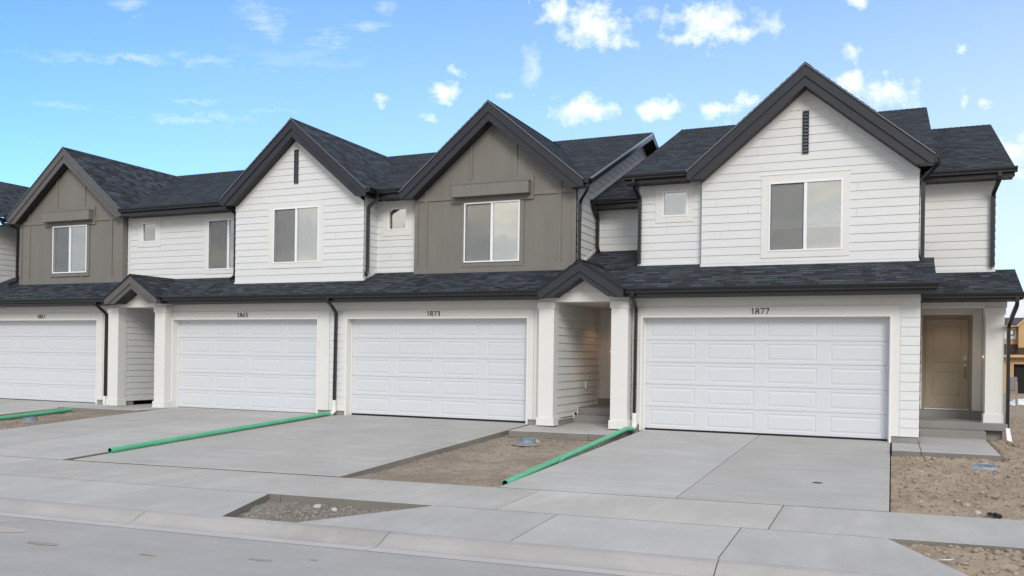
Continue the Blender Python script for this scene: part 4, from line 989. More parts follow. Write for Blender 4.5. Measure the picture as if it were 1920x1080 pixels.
for X0, sd in ((-5.60, -1), (.745, 1)):
    x0, x1 = sorted((X0, X0 - sd * .028)); mb.prism([(x0, ME, ze - .05), (x0, MRY, MRZ - .05), (x0, MRY, MRZ - .24), (x0, ME, ze - .19)][::-1], [(x1, ME, ze - .05), (x1, MRY, MRZ - .05), (x1, MRY, MRZ - .24), (x1, ME, ze - .19)][::-1])
mb.build('rake_board', 'gutter_black', U77)
# recessed wall and roof over the entry
mb = MB(); siding(mb, PF(2.25), [(lz(2.25), XW, -5.37), (RZ - .10, XW, -5.37)]); mb.build('recessed_wall', 'siding', U77)
mb = MB(); mb.box(XW + .02, XW + .11, 2.222, 2.249, lz(2.25) + .06, RZ - .12); mb.box(XW + .02, -5.39, 2.22, 2.26, lz(2.25) - .1, lz(2.25) + .055); mb.build('corner_board', 'trim_white', U77)
mb = MB(); shed(mb, [(XW + .01, RY), (-5.39, RY), (-5.39, 8.6), (XW + .01, 8.6)], RY, RZ, RM); mb.build('recessed_roof', 'shingles', U77)
gutter_x(U77, XW + .03, -5.39, RY, RZ - .005); fascia_x(U77, XW + .03, -5.39, RY, RZ, 2.25, .21)
downspout(U77, [(XW + .11, RY - .06, RZ - .10), (XW + .11, RY + .02, RZ - .22), (XW + .075, 2.16, RZ - .34), (XW + .075, 2.16, lz(2.2) + .10), (XW + .16, 2.0, lz(2.0) + .07)], .034, .042, straps=[(XW + .075, 2.16, 4.75)])
# lower roof, gutter, garage
lower_roof(U77, -7.18, .755, (-6.205, .975, .96), tail=(.505, .94))
gutter_x(U77, -5.21, .78, LE, LZ - .005); fascia_x(U77, -5.21, .755, LE, LZ, 0)
garage_front(U77, -4.985, -.035, -5.22, .50, .0, [(-5.20, -5.17), (.155, .50)], '1877', -5.16, .15)
mb = MB(); siding(mb, PF(-.002), [(2.668, -5.2, .50), (2.885, -5.2, .50)]) if False else None
side_wall(U77, .50, 0, 3.75, lambda y: 2.86, lambda y: .12)
side_wall(U77, -5.22, .0, 3.1, lambda y: 2.9, lambda y: .14, P=PL)
mb = MB(); mb.bbox(-.075, -.045, .06, .10, 1.38, 1.50, .004); mb.build('door_keypad', 'flash_white', U77)
portico(U77, -6.205, -7.315, -6.95, -5.615, -5.235, .02)
mb = MB(); mb.box(-6.95, -5.24, .01, 3.09, 2.80, 2.82); mb.build('entry_ceiling', 'ceiling_white', U77)
mb = MB(); siding(mb, PF(3.1), [(.5, -6.97, -5.23), (2.8, -6.97, -5.23)], [(-6.72, -5.5, .5, 2.62)]); mb.build('entry_wall', 'siding', U77)
mb = MB(); mb.box(-6.74, -6.545, 3.07, 3.16, .5, 2.8); mb.box(-6.545, -5.3, 3.071, 3.16, 2.60, 2.8); mb.box(-6.745, -5.3, 3.05, 3.069, 2.60, 2.62); mb.build('door_surround', 'trim_white', U77)
doorset(U77, -6.49, -5.55, .53, 2.54, 3.12)
mb = MB(); mb.tube([(-6.655, 3.072, 1.72), (-6.655, 3.056, 1.72)], .012, 10); mb.build('doorbell', 'bell_glow', U77)
mb = MB(); mb.tube([(-6.25, 2.35, 2.797), (-6.25, 2.35, 2.786)], .07, 18); mb.build('downlight', 'lamp_glow', U77)
downspout(U77, [(-5.05, LE - .06, LZ - .10), (-5.05, LE - .06, 2.86), (-5.118, -.075, 2.63), (-5.128, -.075, .34)], straps=[(-5.125, -.075, 1.95), (-5.128, -.075, 1.0)])
downspout(U77, [(-5.36, .44, 5.60), (-5.36, .44, 5.46), (-5.335, .90, 5.24), (-5.335, .90, 3.74)], .034, .042, straps=[(-5.335, .90, 5.0)])
downspout(U77, [(.80, .50, 5.60), (.80, .50, 5.50), (.54, .86, 5.26), (.54, .86, 3.64)], .032, .042)
# the set-back wing on the right
WY, WR, WE, WZE = 2.65, 1.99, 2.19, 5.66
mb = MB(); siding(mb, PF(WY), [(3.40, .47, WR), (WZE - .12, .47, WR)]); mb.build('wing_wall', 'siding', U77)
wm = .42; WRY = 7.3; WRZ = WZE + wm * (WRY - WE)
def zw(y): return (WZE + wm * (y - WE) if y < WRY else WRZ - wm * (y - WRY)) - .2
side_wall(U77, WR, WY, 12.0, zw, lambda y: 0.1, name='wing_side_wall')
mb = MB(); shed(mb, [(.76, WE), (2.30, WE), (2.30, WRY), (.76, WRY)], WE, WZE, wm); sl = math.sqrt(1 + wm * wm)
mb.poly([(2.30, WRY, WRZ), (2.30, 2 * WRY - WE, WZE), (-2, 2 * WRY - WE, WZE), (-2, WRY, WRZ)], uv=[(0, 0), (0, -5), (3, -5), (3, 0)]); mb.poly([(.76, WRY - .02, WRZ), (.76, MRY, WZE + wm * (MRY - WE)), (-2, MRY, WZE + wm * (MRY - WE)), (-2, WRY - .02, WRZ)])
ridge_cap(mb, (-.5, WRY, WRZ), (2.30, WRY, WRZ), (0, 1, 0), wm); mb.build('wing_roof', 'shingles', U77)
gutter_x(U77, .60, 2.34, WE, WZE - .005); fascia_x(U77, .50, 2.30, WE, WZE, WY, .20)
mb = MB(); mb.prism([(2.274, WE, WZE - .20), (2.30, WE, WZE - .20), (2.30, WE, WZE - .05), (2.274, WE, WZE - .05)], [(2.274, WRY, WRZ - .24), (2.30, WRY, WRZ - .24), (2.30, WRY, WRZ - .05), (2.274, WRY, WRZ - .05)]); mb.build('rake_board', 'gutter_black', U77)
mb = MB(); mb.prism([(WR, WE + .4, WZE - .02), (2.27, WE + .4, WZE - .02), (2.27, WE + .4, WZE), (WR, WE + .4, WZE)], [(WR, WRY, WRZ - .20), (2.27, WRY, WRZ - .20), (2.27, WRY, WRZ - .18), (WR, WRY, WRZ - .18)]); mb.build('soffit', 'soffit_dark', U77)
downspout(U77, [(2.02, WE - .06, WZE - .10), (2.02, WE - .06, WZE - .24), (1.94, WY - .08, WZE - .48), (1.94, WY - .08, 3.62)], .036, .042)
# porch
PE, PZ, PX = 1.35, 2.99, 2.385
mb = MB(); shed(mb, [(.51, PE), (PX, PE), (PX, 2.75), (.51, 2.75)], PE, PZ, LM); mb.build('porch_roof', 'shingles', U77)
f = MB(); f.box(.51, WR + .015, WY - .03, WY + .01, PZ + LM * (WY - PE) - .05, PZ + LM * (WY - PE) + .07); f.build('base_flashing', 'flash_white', U77)
gutter_x(U77, .52, PX + .02, PE, PZ - .005); fascia_x(U77, .52, PX, PE, PZ, 2.25, .15)
mb = MB(); mb.prism([(PX - .026, PE, PZ - .15), (PX, PE, PZ - .15), (PX, PE, PZ - .05), (PX - .026, PE, PZ - .05)], [(PX - .026, 2.75, PZ + .37), (PX, 2.75, PZ + .37), (PX, 2.75, PZ + .535), (PX - .026, 2.75, PZ + .535)]); mb.build('rake_board', 'gutter_black', U77)
mb = MB(); mb.bbox(.50, 2.20, 2.26, 2.44, 2.735, 2.87, .003); mb.bbox(2.02, 2.19, 2.44, 3.74, 2.735, 2.87, .003); mb.build('porch_beam', 'trim_white', U77)
mb = MB(); mb.box(.502, 2.02, 2.44, 3.74, 2.80, 2.82); mb.build('porch_ceiling', 'ceiling_white', U77)
column(U77, 1.81, 2.155, 2.26, 2.59, .31, 2.735)
mb = MB(); siding(mb, PF(3.75), [(.48, .50, 2.2), (2.80, .50, 2.2)], [(.64, 1.68, .48, 2.66)]); mb.build('porch_wall', 'siding', U77)
mb = MB(); mb.box(.502, .645, 3.72, 3.76, .48, 2.8); mb.box(1.675, 1.86, 3.72, 3.76, .48, 2.8); mb.box(.645, 1.675, 3.721, 3.76, 2.65, 2.8); mb.build('door_surround', 'trim_white', U77)
doorset(U77, .70, 1.62, .515, 2.585, 3.765)
mb = MB(); mb.tube([(1.90, 3.735, 1.71), (1.90, 3.718, 1.71)], .014, 10); mb.build('doorbell', 'bell_glow', U77)
mb = MB(); mb.tube([(1.15, 3.1, 2.797), (1.15, 3.1, 2.786)], .07, 18); mb.build('downlight', 'lamp_glow', U77)
downspout(U77, [(2.27, PE - .06, PZ - .10), (2.27, PE - .06, PZ - .25), (2.225, 2.20, PZ - .62), (2.225, 2.20, .22)], .032, .042)
sh = MB(); sh.prism([(2.19, 2.15, .22), (2.265, 2.15, .22), (2.265, 2.25, .22), (2.19, 2.25, .22)], [(2.20, 2.0, -.02), (2.30, 2.0, -.05), (2.30, 2.12, -.05), (2.20, 2.12, -.02)]); sh.build('downspout_shoe', 'white_pvc', U77)
mb = MB(); mb.box(1.84, 2.15, 2.32, 2.6, -.3, .149); mb.build('foundation', 'found', U77)
mb = MB(); mb.box(-5.2, .49, 3.3, 11.7, 0, 5.6); mb.box(.3, 1.97, 3.9, 12, 0, 5.5); mb.build('rear_wall', 'siding', U77)
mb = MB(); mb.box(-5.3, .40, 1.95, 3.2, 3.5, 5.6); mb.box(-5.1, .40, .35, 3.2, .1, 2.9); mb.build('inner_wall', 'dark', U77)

# warm downlights of the two entries
for nm, loc, en, lc in (('downlight_lamp', (-6.25, 2.35, 2.77), 13, (1.0, .52, .22)), ('downlight_lamp', (1.15, 3.1, 2.77), 11, (1.0, .74, .50))):
    l = bpy.data.lights.new(nm, 'SPOT'); l.energy = en; l.color = lc; l.spot_size = R(125); l.spot_blend = .6; l.shadow_soft_size = .06
    o = bpy.data.objects.new(nm, l); C.objects.link(o); o.location = loc; o.parent = U77; o.matrix_parent_inverse = Matrix.Translation(-LOCS[U77.name])

# ================================================================== GROUND, DRIVES, STREET
DM = .045
def Bk(x): return -6.66 + .081 * x if x > -40 else 0       # back edge of the sidewalk
def Fk(x): return -8.24 + .080 * x                          # front edge of the sidewalk
def Kk(x): return -9.72 + .072 * x                          # back of kerb
def gz(x, y):
    b, f, k = Bk(x), Fk(x), Kk(x)
    if y >= 0: return 0.0
    if y >= b: return DM * y
    zb = DM * b
    if y >= f: return zb + .02 * (y - b)
    zf = zb + .02 * (f - b)
    if y >= k: return zf + .035 * (y - f)
    return zf + .035 * (k - f)
SR = random.Random(21)
def slab(mb, poly, zf, th=.12, gap=.005, bev=.008, dz=0, tess=None):
    """a concrete panel: top with eased edges, sides (material 1)."""
    n = len(poly); P = [Vector((p[0], p[1], 0)) for p in poly]
    area = sum(P[i].x * P[(i + 1) % n].y - P[(i + 1) % n].x * P[i].y for i in range(n))
    if area < 0: P = P[::-1]
    def inset(d):
        out = []
        for i in range(n):
            a, b, c = P[i - 1], P[i], P[(i + 1) % n]
            e1 = (b - a).normalized(); e2 = (c - b).normalized(); n1 = Vector((-e1.y, e1.x, 0)); n2 = Vector((-e2.y, e2.x, 0))
            bi = n1 + n2; k = d * 2 / max(.2, bi.dot(bi)) if bi.length > .01 else 0
            out.append(b + bi * k)
        return out
    def ring(q, dd): return [(v.x, v.y, zf(v.x, v.y) + dz - dd) for v in q]
    g = inset(gap); g2 = inset(gap + bev)
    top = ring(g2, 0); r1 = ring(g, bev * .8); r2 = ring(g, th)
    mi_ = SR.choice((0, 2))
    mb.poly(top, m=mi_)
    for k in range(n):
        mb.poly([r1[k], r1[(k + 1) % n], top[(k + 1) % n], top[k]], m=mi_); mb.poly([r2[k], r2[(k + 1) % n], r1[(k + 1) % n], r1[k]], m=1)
def zdrive(x, y): return DM * min(y, 0)

d77 = MB()
for a, b, at, bt in ((-5.20, -2.66, -4.97, -2.505), (-2.66, 0.0, -2.505, 0.0)):
    slab(d77, [(at, .17), (a, Bk(a) + .018), (b, Bk(b) + .018), (bt, .17)], zdrive)
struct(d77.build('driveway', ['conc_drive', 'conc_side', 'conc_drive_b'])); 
d73 = MB()
for a, b, at, bt in ((-13.06, -10.29, -12.98, -10.215), (-10.29, -7.78, -10.215, -7.655)):
    slab(d73, [(at, .17), (a, Bk(a) + .018), (b, Bk(b) + .018), (bt, .17)], zdrive, th=.14, dz=.015)
struct(d73.build('driveway', ['conc_drive', 'conc_side', 'conc_drive_b']))
d65 = MB()
for a, b, at, bt in ((-18.2, -15.72, -18.50, -15.9), (-15.72, -13.35, -15.9, -13.26)):
    slab(d65, [(at, .17), (a, Bk(a) + .018), (b, Bk(b) + .018), (bt, .17)], zdrive, dz=.0)
struct(d65.build('driveway', ['conc_drive', 'conc_side', 'conc_drive_b']))
d61 = MB()
for a, b, at, bt in ((-26.5, -24.0, -26.4, -23.9), (-24.0, -21.55, -23.9, -21.43)):
    slab(d61, [(at, .17), (a, Bk(a) + .018), (b, Bk(b) + .018), (bt, .17)], zdrive, dz=-.01)
struct(d61.build('driveway', ['conc_drive', 'conc_side', 'conc_drive_b']))

sw = MB(); xs = [-60, -55, -50, -45, -40, -35.2, -30.3, -26.6, -22.2, -17.9, -13.75, -10.72, -7.66, -4.54, -1.26, 3.4, 6.5, 9.6, 13, 18, 24, 32, 42, 60]
for a, b in zip(xs, xs[1:]):
    slab(sw, [(a, Bk(a)), (a, Fk(a)), (b, Fk(b)), (b, Bk(b))], gz, dz=.0, bev=.004)
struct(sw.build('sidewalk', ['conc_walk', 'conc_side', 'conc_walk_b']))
ap = MB()
def trap(p): slab(ap, p, gz, th=.14, dz=.0, bev=.004)
trap([(-1.55, Fk(-1.55)), (-1.55, Kk(-1.55)), (.78, Kk(.78)), (-.02, Fk(0))])
trap([(-3.72, Fk(-3.72)), (-3.72, Kk(-3.72)), (-1.55, Kk(-1.55)), (-1.55, Fk(-1.55))])
trap([(-5.36, Fk(-5.36)), (-6.38, Kk(-6.38)), (-3.72, Kk(-3.72)), (-3.72, Fk(-3.72))])
trap([(-9.65, Fk(-9.65)), (-9.65, Kk(-9.65)), (-7.42, Kk(-7.42)), (-7.84, Fk(-7.84))])
for a, b in zip([-25.2, -22.4, -19.6, -16.6, -13.7, -11.7], [-22.4, -19.6, -16.6, -13.7, -11.7, -9.65]): trap([(a, Fk(a)), (a, Kk(a)), (b, Kk(b)), (b, Fk(b))])
struct(ap.build('driveway_apron', ['conc_apron', 'conc_side', 'conc_apron_b']))
for fn, lo, hi, spans in ((Bk, -.006, .026, ((-26.4, -21.6), (-18.2, -13.36), (-13.05, -7.80), (-5.19, -.01))), (Fk, -.008, .008, ((-25, -7.86), (-5.34, -.05)))):
    for xa, xb in spans:                                        # black fibre board in the expansion joints
        jn = MB(); n = 12
        for k in range(n):
            a, b = xa + (xb - xa) * k / n, xa + (xb - xa) * (k + 1) / n
            jn.poly([(a, fn(a) + lo, gz(a, fn(a)) - .0015), (b, fn(b) + lo, gz(b, fn(b)) - .0015), (b, fn(b) + hi, gz(b, fn(b)) - .0005), (a, fn(a) + hi, gz(a, fn(a)) - .0005)])
        struct(jn.build('expansion_joint', 'iron_dark'))
# rolled kerb and gutter pan, in cast lengths
kb = MB(); kx = [-60, -50, -41, -33, -25.0, -20.3, -17.2, -14.6, -11.6, -8.49, -5.11, -1.53, 1.9, 5.3, 9, 13, 18, 25, 40, 60]
for a, b in zip(kx, kx[1:]):
    a += .006; b -= .006
    prof = [(0, 0), (-.05, -.001), (-.11, -.012), (-.19, -.045), (-.27, -.085), (-.33, -.106), (-.38, -.112)]
    pan = [(-.38, -.112), (-.60, -.100)]
    def at(x, q): return (x, Kk(x) + q[0], gz(x, Kk(x)) + q[1] - .001)
    for p, q in zip(prof, prof[1:]): kb.poly([at(a, q), at(b, q), at(b, p), at(a, p)], m=0)
    for p, q in zip(pan, pan[1:]): kb.poly([at(a, q), at(b, q), at(b, p), at(a, p)], m=1)
    kb.poly([at(a, (0, 0)), at(b, (0, 0)), at(b, (0, -.15)), at(a, (0, -.15))][::-1], m=0)
    for x, o in ((a, 1), (b, -1)):
        e = [at(x, p) for p in prof + pan[1:]] + [at(x, (-.60, -.25)), at(x, (0, -.25))]; kb.poly(e if o > 0 else e[::-1], m=0)
struct(kb.build('kerb', ['conc_kerb', 'conc_pan']))
rd = MB()
def rz(x, t): return gz(x, Kk(x)) - .104 + .02 * min(t, 4.0) - .02 * max(0, t - 4.0)
X = [-220, -60, -40, -25, -15, -8, -3, 1, 5, 10, 20, 40, 60, 220]; T = [0, 1, 2, 3, 4, 5, 6, 8.5]
for a, b in zip(X, X[1:]):
    for s, t in zip(T, T[1:]):
        def q(x, tt): xx = max(-60, min(60, x)); return (x, Kk(xx) - .60 - tt, rz(xx, tt))
        rd.poly([q(a, t), q(b, t), q(b, s), q(a, s)])
rm = random.Random(11)
for (cx, cy, a, b, mi) in ((-10.05, -11.72, .85, .20, 1), (-10.3, -11.35, .45, .10, 1), (-8.30, -12.0, .22, .06, 2), (-5.75, -11.55, .13, .04, 2), (-6.9, -11.9, .10, .03, 2), (-5.3, -11.3, .06, .025, 2), (-3.6, -11.6, .5, .12, 1)):
    n = 26; P = []
    for k in range(n):
        t_ = 2 * math.pi * k / n; q_ = 1 + .35 * noise.noise(Vector((math.cos(t_) * 1.7 + cx, math.sin(t_) * 1.7, cy))) + rm.uniform(-.06, .06)
        x_, y_ = cx + a * q_ * math.cos(t_), cy + b * q_ * math.sin(t_) + .07 * a * q_ * math.cos(t_); P.append((x_, y_, rz(x_, Kk(x_) - .60 - y_) + .0035))
    rd.poly(P, m=mi)
struct(rd.build('road', ['road', 'mud_pale', 'mud_dark']))

# entry paths and steps
ep = MB(); z0 = lambda x, y: .0 + .012 * min(0, y)
slab(ep, [(-7.60, .0), (-7.50, -1.50), (-7.02, -1.46), (-7.0, .0)], z0, th=.14, dz=.0); slab(ep, [(-7.0, 1.14), (-7.02, -1.46), (-5.75, -1.34), (-5.72, 1.14)], z0, th=.14, dz=.0); slab(ep, [(-5.72, 1.14), (-5.75, -1.34), (-5.215, -1.29), (-5.21, 1.14)], z0, th=.14, dz=.0)
struct(ep.build('entry_path', ['conc_drive', 'conc_side', 'conc_drive_b']))
ep = MB(); slab(ep, [(-21.43, .16), (-21.43, -1.30), (-20.6, -1.30), (-20.6, .16)], z0, dz=-.012); slab(ep, [(-20.6, 1.14), (-20.6, -1.30), (-18.56, -1.18), (-18.52, 1.14)], z0, dz=-.012)
struct(ep.build('entry_path', ['conc_drive', 'conc_side', 'conc_drive_b']))
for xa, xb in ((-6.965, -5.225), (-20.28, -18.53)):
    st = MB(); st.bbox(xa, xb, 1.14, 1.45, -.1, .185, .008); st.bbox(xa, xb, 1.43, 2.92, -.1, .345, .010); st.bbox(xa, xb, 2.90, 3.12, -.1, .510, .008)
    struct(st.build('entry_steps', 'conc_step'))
st = MB(); fz = lambda x, y: 0.0
slab(st, [(.02, .0), (.02, -1.62), (.50, -1.58), (.50, .0)], fz, dz=-.004); slab(st, [(.50, 1.8), (.50, -1.58), (1.74, -1.53), (1.79, 1.8)], fz, dz=-.004)
struct(st.build('entry_path', ['conc_drive', 'conc_side', 'conc_drive_b']))
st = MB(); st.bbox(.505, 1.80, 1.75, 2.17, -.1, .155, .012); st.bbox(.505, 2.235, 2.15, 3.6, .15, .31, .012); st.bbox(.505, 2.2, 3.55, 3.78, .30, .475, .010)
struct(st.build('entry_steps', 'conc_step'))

# bare earth --------------------------------------------------------------------
def fbm(x, y, s, o=4, seed=0.0): return noise.fractal(Vector((x * s, y * s, seed)), .8, 2.1, o)
def axis(segs):
    out = []
    for a, b, st in segs:
        n = max(1, int(round((b - a) / st)))
        out += [a + (b - a) * k / n for k in range(n)]
    out.append(segs[-1][1]); return out
def earth(name, xs, ys, hf, matn, inside=None):
    mb = MB(); V = {}; verts = []; faces = []
    for j, y in enumerate(ys):
        for i, x in enumerate(xs): verts.append((x, y, hf(x, y)))
    nx = len(xs)
    for j in range(len(ys) - 1):
        for i in range(nx - 1):
            cx, cy = (xs[i] + xs[i + 1]) / 2, (ys[j] + ys[j + 1]) / 2
            if inside and not inside(cx, cy): continue
            a = j * nx + i; faces.append((a, a + 1, a + nx + 1, a + nx))
    me = bpy.data.meshes.new(name); me.from_pydata(verts, [], faces); me.materials.append(MATS[matn])
    me.polygons.foreach_set('use_smooth', [True] * len(faces)); me.update()
    o = bpy.data.objects.new(name, me); C.objects.link(o); return struct(o)
def clod(x, y, amp=1.0, seed=0):
    v = .030 * fbm(x, y, 1.1, 3, seed) + .036 * fbm(x, y, 4.5, 4, seed + 3) + .028 * fbm(x, y, 13, 3, seed + 7)
    return v * amp
def hr(x, y):
    b = Bk(x); base = (DM * y if y < 0 else 0) - .055
    if x < .25 and y < 0: base -= .015
    if x < 2.0 and -1.95 < y < -1.64: base += .035 * min(1, (y + 1.95) / .2)
    if x < 1.82 and y > -1.6: base -= .06
    if 1.0 < x < 1.9 and -2.7 < y < -1.8: base -= .01
    if y < b + .35: base -= .0
    far = max(0, y - 6); base -= .012 * far if far < 60 else .72
    return base + clod(x, y, 1.0 if y < 5 else 1.3, 1)
def in_r(x, y): return y > Bk(x) + .0 or y > 0
xs = axis([(.012, 3.6, .04), (3.6, 6, .12), (6, 14, .4), (14, 60, 2)]); ys = axis([(-6.72, .4, .04), (.4, 4, .09), (4, 14, .25), (14, 40, .8), (40, 90, 3)])
def in_r2(x, y):
    if y < Bk(x) + .005 : return False
    return True
earth('dirt_yard', xs, ys, hr, 'dirt_tan', in_r2)
xs = axis([(-.1, 3.4, .035), (3.4, 8, .15), (8, 40, .8)]); ys = axis([(-9.8, -7.4, .035)])
earth('dirt_strip', xs, ys, lambda x, y: gz(x, y) - .045 + clod(x, y, .9, 5), 'dirt_tan', lambda x, y: Kk(x) + .0 < y < Fk(x) and y < Fk(0) - (x + .02) * 1.72 * 0 + 0 and (x > -.02 + (Fk(0) - y) * .56))
def hm(x, y):
    e = 0
    dx = min(x + 7.78, -5.2 - x); 
    return DM * y - .085 + .4 * clod(x, y, 1, 9) + .01 * fbm(x, y, .8, 2, 4) - .015 * (y > -2.4) + (.03 * max(0, min(1, (-6.2 - y) / .6)))
earth('dirt_yard', axis([(-7.84, -4.95, .035)]), axis([(-7.35, -1.2, .04)]), hm, 'dirt_mid', lambda x, y: y > Bk(x) + .005)
earth('dirt_yard', axis([(-21.7, -18.1, .06)]), axis([(-8.5, -1.1, .06)]), lambda x, y: DM * y - .07 + .4 * clod(x, y, 1, 19), 'dirt_mid', lambda x, y: y > Bk(x) + .005)
earth('gravel_pit', axis([(-8.0, -5.2, .03)]), axis([(-10.4, -8.5, .03)]), lambda x, y: gz(x, y) - .105 + .55 * clod(x, y, 1, 29), 'dirt_grey', lambda x, y: Kk(x) < y < Fk(x) + .005)
earth('soil_gap', axis([(-13.40, -12.9, .05)]), axis([(-8.1, .2, .1)]), lambda x, y: DM * min(0, y) - .075 + .3 * clod(x, y, 1, 39), 'dirt_grey', lambda x, y: y > Bk(x) + .005)
# the land itself, one sheet to the horizon, a step lower than everything laid on it
def hg(x, y):
    if y < -9.5: return -.80
    if y < -6.0: return -.80 + (y + 9.5) / 3.5 * .38
    if y < 2: return -.42 + (y + 6) / 8 * .20
    return -.22 - .012 * min(60, max(0, y - 6)) - (.06 if y > 6 else 0)
earth('ground', axis([(-900, -100, 100), (-100, 100, 10), (100, 900, 100)]), axis([(-900, -20, 80), (-20, 20, 1), (20, 100, 5), (100, 900, 100)]), hg, 'dirt_far')

# ------------------------------------------------------------------ stones
def rock(mb, c, r, rnd, m=0, flat=.65):
    """lumpy stone from a subdivided octahedron."""
    ax = [Vector((1, 0, 0)), Vector((0, 1, 0)), Vector((-1, 0, 0)), Vector((0, -1, 0)), Vector((0, 0, 1)), Vector((0, 0, -1))]
    tris = [(0, 1, 4), (1, 2, 4), (2, 3, 4), (3, 0, 4), (1, 0, 5), (2, 1, 5), (3, 2, 5), (0, 3, 5)]
    th = rnd.uniform(0, 6.28); sx, sy, sz = rnd.uniform(.8, 1.3), rnd.uniform(.7, 1.1), rnd.uniform(.5, .85) * flat / .65; so = rnd.uniform(0, 99)
    def pt(d):
        d = d.normalized(); k = r * (1 + .38 * noise.noise(d * 1.3 + Vector((so, 0, 0))) + .22 * noise.noise(d * 3.1 + Vector((0, so, 0))))
        x, y, z = d.x * sx * k, d.y * sy * k, d.z * sz * k
        return (c[0] + x * math.cos(th) - y * math.sin(th), c[1] + x * math.sin(th) + y * math.cos(th), c[2] + z)
    def rec(a, b, d, n):
        if n == 0: mb.poly([pt(a), pt(b), pt(d)], m=m, smooth=r > .03); return
        ab, bd, da = (a + b).normalized(), (b + d).normalized(), (d + a).normalized()
        for q in ((a, ab, da), (ab, b, bd), (da, bd, d), (ab, bd, da)): rec(*q, n - 1)
    for a, b, d in tris: rec(ax[a], ax[b], ax[d], 0 if r < .012 else (1 if r < .045 else 2))
rnd = random.Random(3)
def scatter(name, n, region, hf, rmin, rmax, mats, power=3.0):
    mb = MB()
    for _ in range(n):
        for t in range(20):
            x, y = region(rnd)
            if x is not None: break
        if x is None: continue
        r = rmin + (rmax - rmin) * rnd.random() ** power
        rock(mb, (x, y, hf(x, y) + r * .15), r, rnd, m=rnd.randrange(len(mats)) if rnd.random() < .3 else 0)
    o = mb.build(name, mats); tag(o, kind='stuff'); return o
def reg_right(r):
    x = .05 + 3.9 * r.random(); y = -6.7 + 8.6 * r.random()
    if y < Bk(x) + .05 or (x < 1.85 and y > -1.6): return None, None
    return x, y
o = scatter('dirt_clods', 5200, reg_right, hr, .005, .042, ['clod', 'clod', 'rock_tan', 'rubble', 'clod'], 4.0); tag(o, 'tan stones and clods strewn over the bare yard right of the last driveway', 'stones')
def reg_strip(r):
    x = -.0 + 4.0 * r.random(); y = -9.7 + 2.1 * r.random()
    if y > Fk(x) - .03 or y < Kk(x) + .05 or x < .03 + (Fk(0) - y) * .56: return None, None
    return x, y
o = scatter('dirt_clods', 1100, reg_strip, lambda x, y: gz(x, y) - .045 + clod(x, y, .9, 5), .005, .045, ['clod', 'clod', 'rock_tan', 'rubble', 'clod'], 3.4); tag(o, 'tan stones in the bare strip between sidewalk and kerb at the bottom right', 'stones')
def reg_mid(r):
    x = -7.74 + 2.6 * r.random(); y = -7.1 + 5.6 * r.random()
    if y < Bk(x) + .03: return None, None
    if y < -2.9 and r.random() < .62 and x > -7.45: return None, None
    return x, y
o = scatter('gravel', 4200, reg_mid, hm, .004, .022, ['gravel_grey', 'rubble'], 3.5); tag(o, 'grey gravel and grit on the bare yard between driveways 1873 and 1877', 'gravel')
def reg_pit(r):
    x = -7.85 + 2.5 * r.random(); y = -10.3 + 1.7 * r.random()
    lx = -7.84 + (Fk(x) - y) * .28; rx = -5.36 - (Fk(x) - y) * .62
    if y > Fk(x) - .02 or y < Kk(x) + .02 or x < lx or x > rx: return None, None
    return x, y
hp = lambda x, y: gz(x, y) - .105 + .55 * clod(x, y, 1, 29)
o = scatter('gravel', 5200, reg_pit, hp, .004, .026, ['gravel_grey', 'gravel_grey', 'clod', 'rubble', 'gravel_grey'], 4.5); tag(o, 'grey gravel filling the unpaved cut-out beside the kerb', 'gravel')
def reg_left(r):
    x = -21.3 + 3.0 * r.random(); y = -6.0 + 4.7 * r.random(); return x, y
o = scatter('gravel', 1200, reg_left, lambda x, y: DM * y - .07 + .4 * clod(x, y, 1, 19), .008, .03, ['gravel_grey', 'rubble'], 3.0); tag(o, 'grit on the bare ground between driveways 1861 and 1865', 'gravel')

def reg_spill(r):
    k = r.randrange(3)
    if k == 0: return -abs(r.gauss(0, .07)) - .01, -6.6 * r.random()
    x = r.uniform(.0, 4); 
    if k == 1: return x, Bk(x) - abs(r.gauss(0, .05)) - .01
    return x, Fk(x) + abs(r.gauss(0, .05)) + .01
o = scatter('dirt_crumbs', 520, reg_spill, lambda x, y: gz(x, y) - .002, .0025, .010, ['clod', 'rubble'], 2.5); tag(o, 'crumbs of soil spilled on the concrete along the right-hand dirt', 'soil crumbs')
def reg_spill2(r):
    if r.random() < .5: return -7.82 - abs(r.gauss(0, .06)), r.uniform(-7.0, -1.5)
    x = r.uniform(-7.7, -5.2); return x, Bk(x) - abs(r.gauss(0, .07)) - .01
o = scatter('dirt_crumbs', 420, reg_spill2, lambda x, y: gz(x, y) + (.014 if x < -7.78 else -.002), .0025, .010, ['clod', 'rubble'], 2.5); tag(o, 'crumbs of soil spilled on the concrete around the middle dirt yard', 'soil crumbs')

# single stones one can pick out
def big(x, y, r, matn, label, hf, name='rock'):
    mb = MB(); z = hf(x, y); rr = random.Random(int(1000 * x + 77 * y)); rock(mb, (0, 0, 0), r, rr); o = mb.build(name, matn)
    o.location = (x, y, z + r * .28); LOCS[o.name] = o.location.copy(); return tag(o, label, 'rock')
big(.60, -1.78, .075, 'rock_tan', 'brown rock against the front edge of the right-hand entry path', hr)
big(.74, -1.92, .060, 'rubble', 'flat brown clod just in front of the rock at the right-hand entry path', hr)
big(.93, -5.58, .060, 'rock_tan', 'rounded tan stone in the dirt nearest the last driveway', hr)
big(1.02, -6.15, .052, 'rock_pale', 'pale grey stone lying left of the black debris by the sidewalk', hr)
big(1.30, -4.9, .070, 'rubble', 'large brown clod in the middle of the right-hand dirt yard', hr)
big(1.62, -5.35, .052, 'rock_tan', 'flattish tan stone right of centre in the right-hand dirt yard', hr)
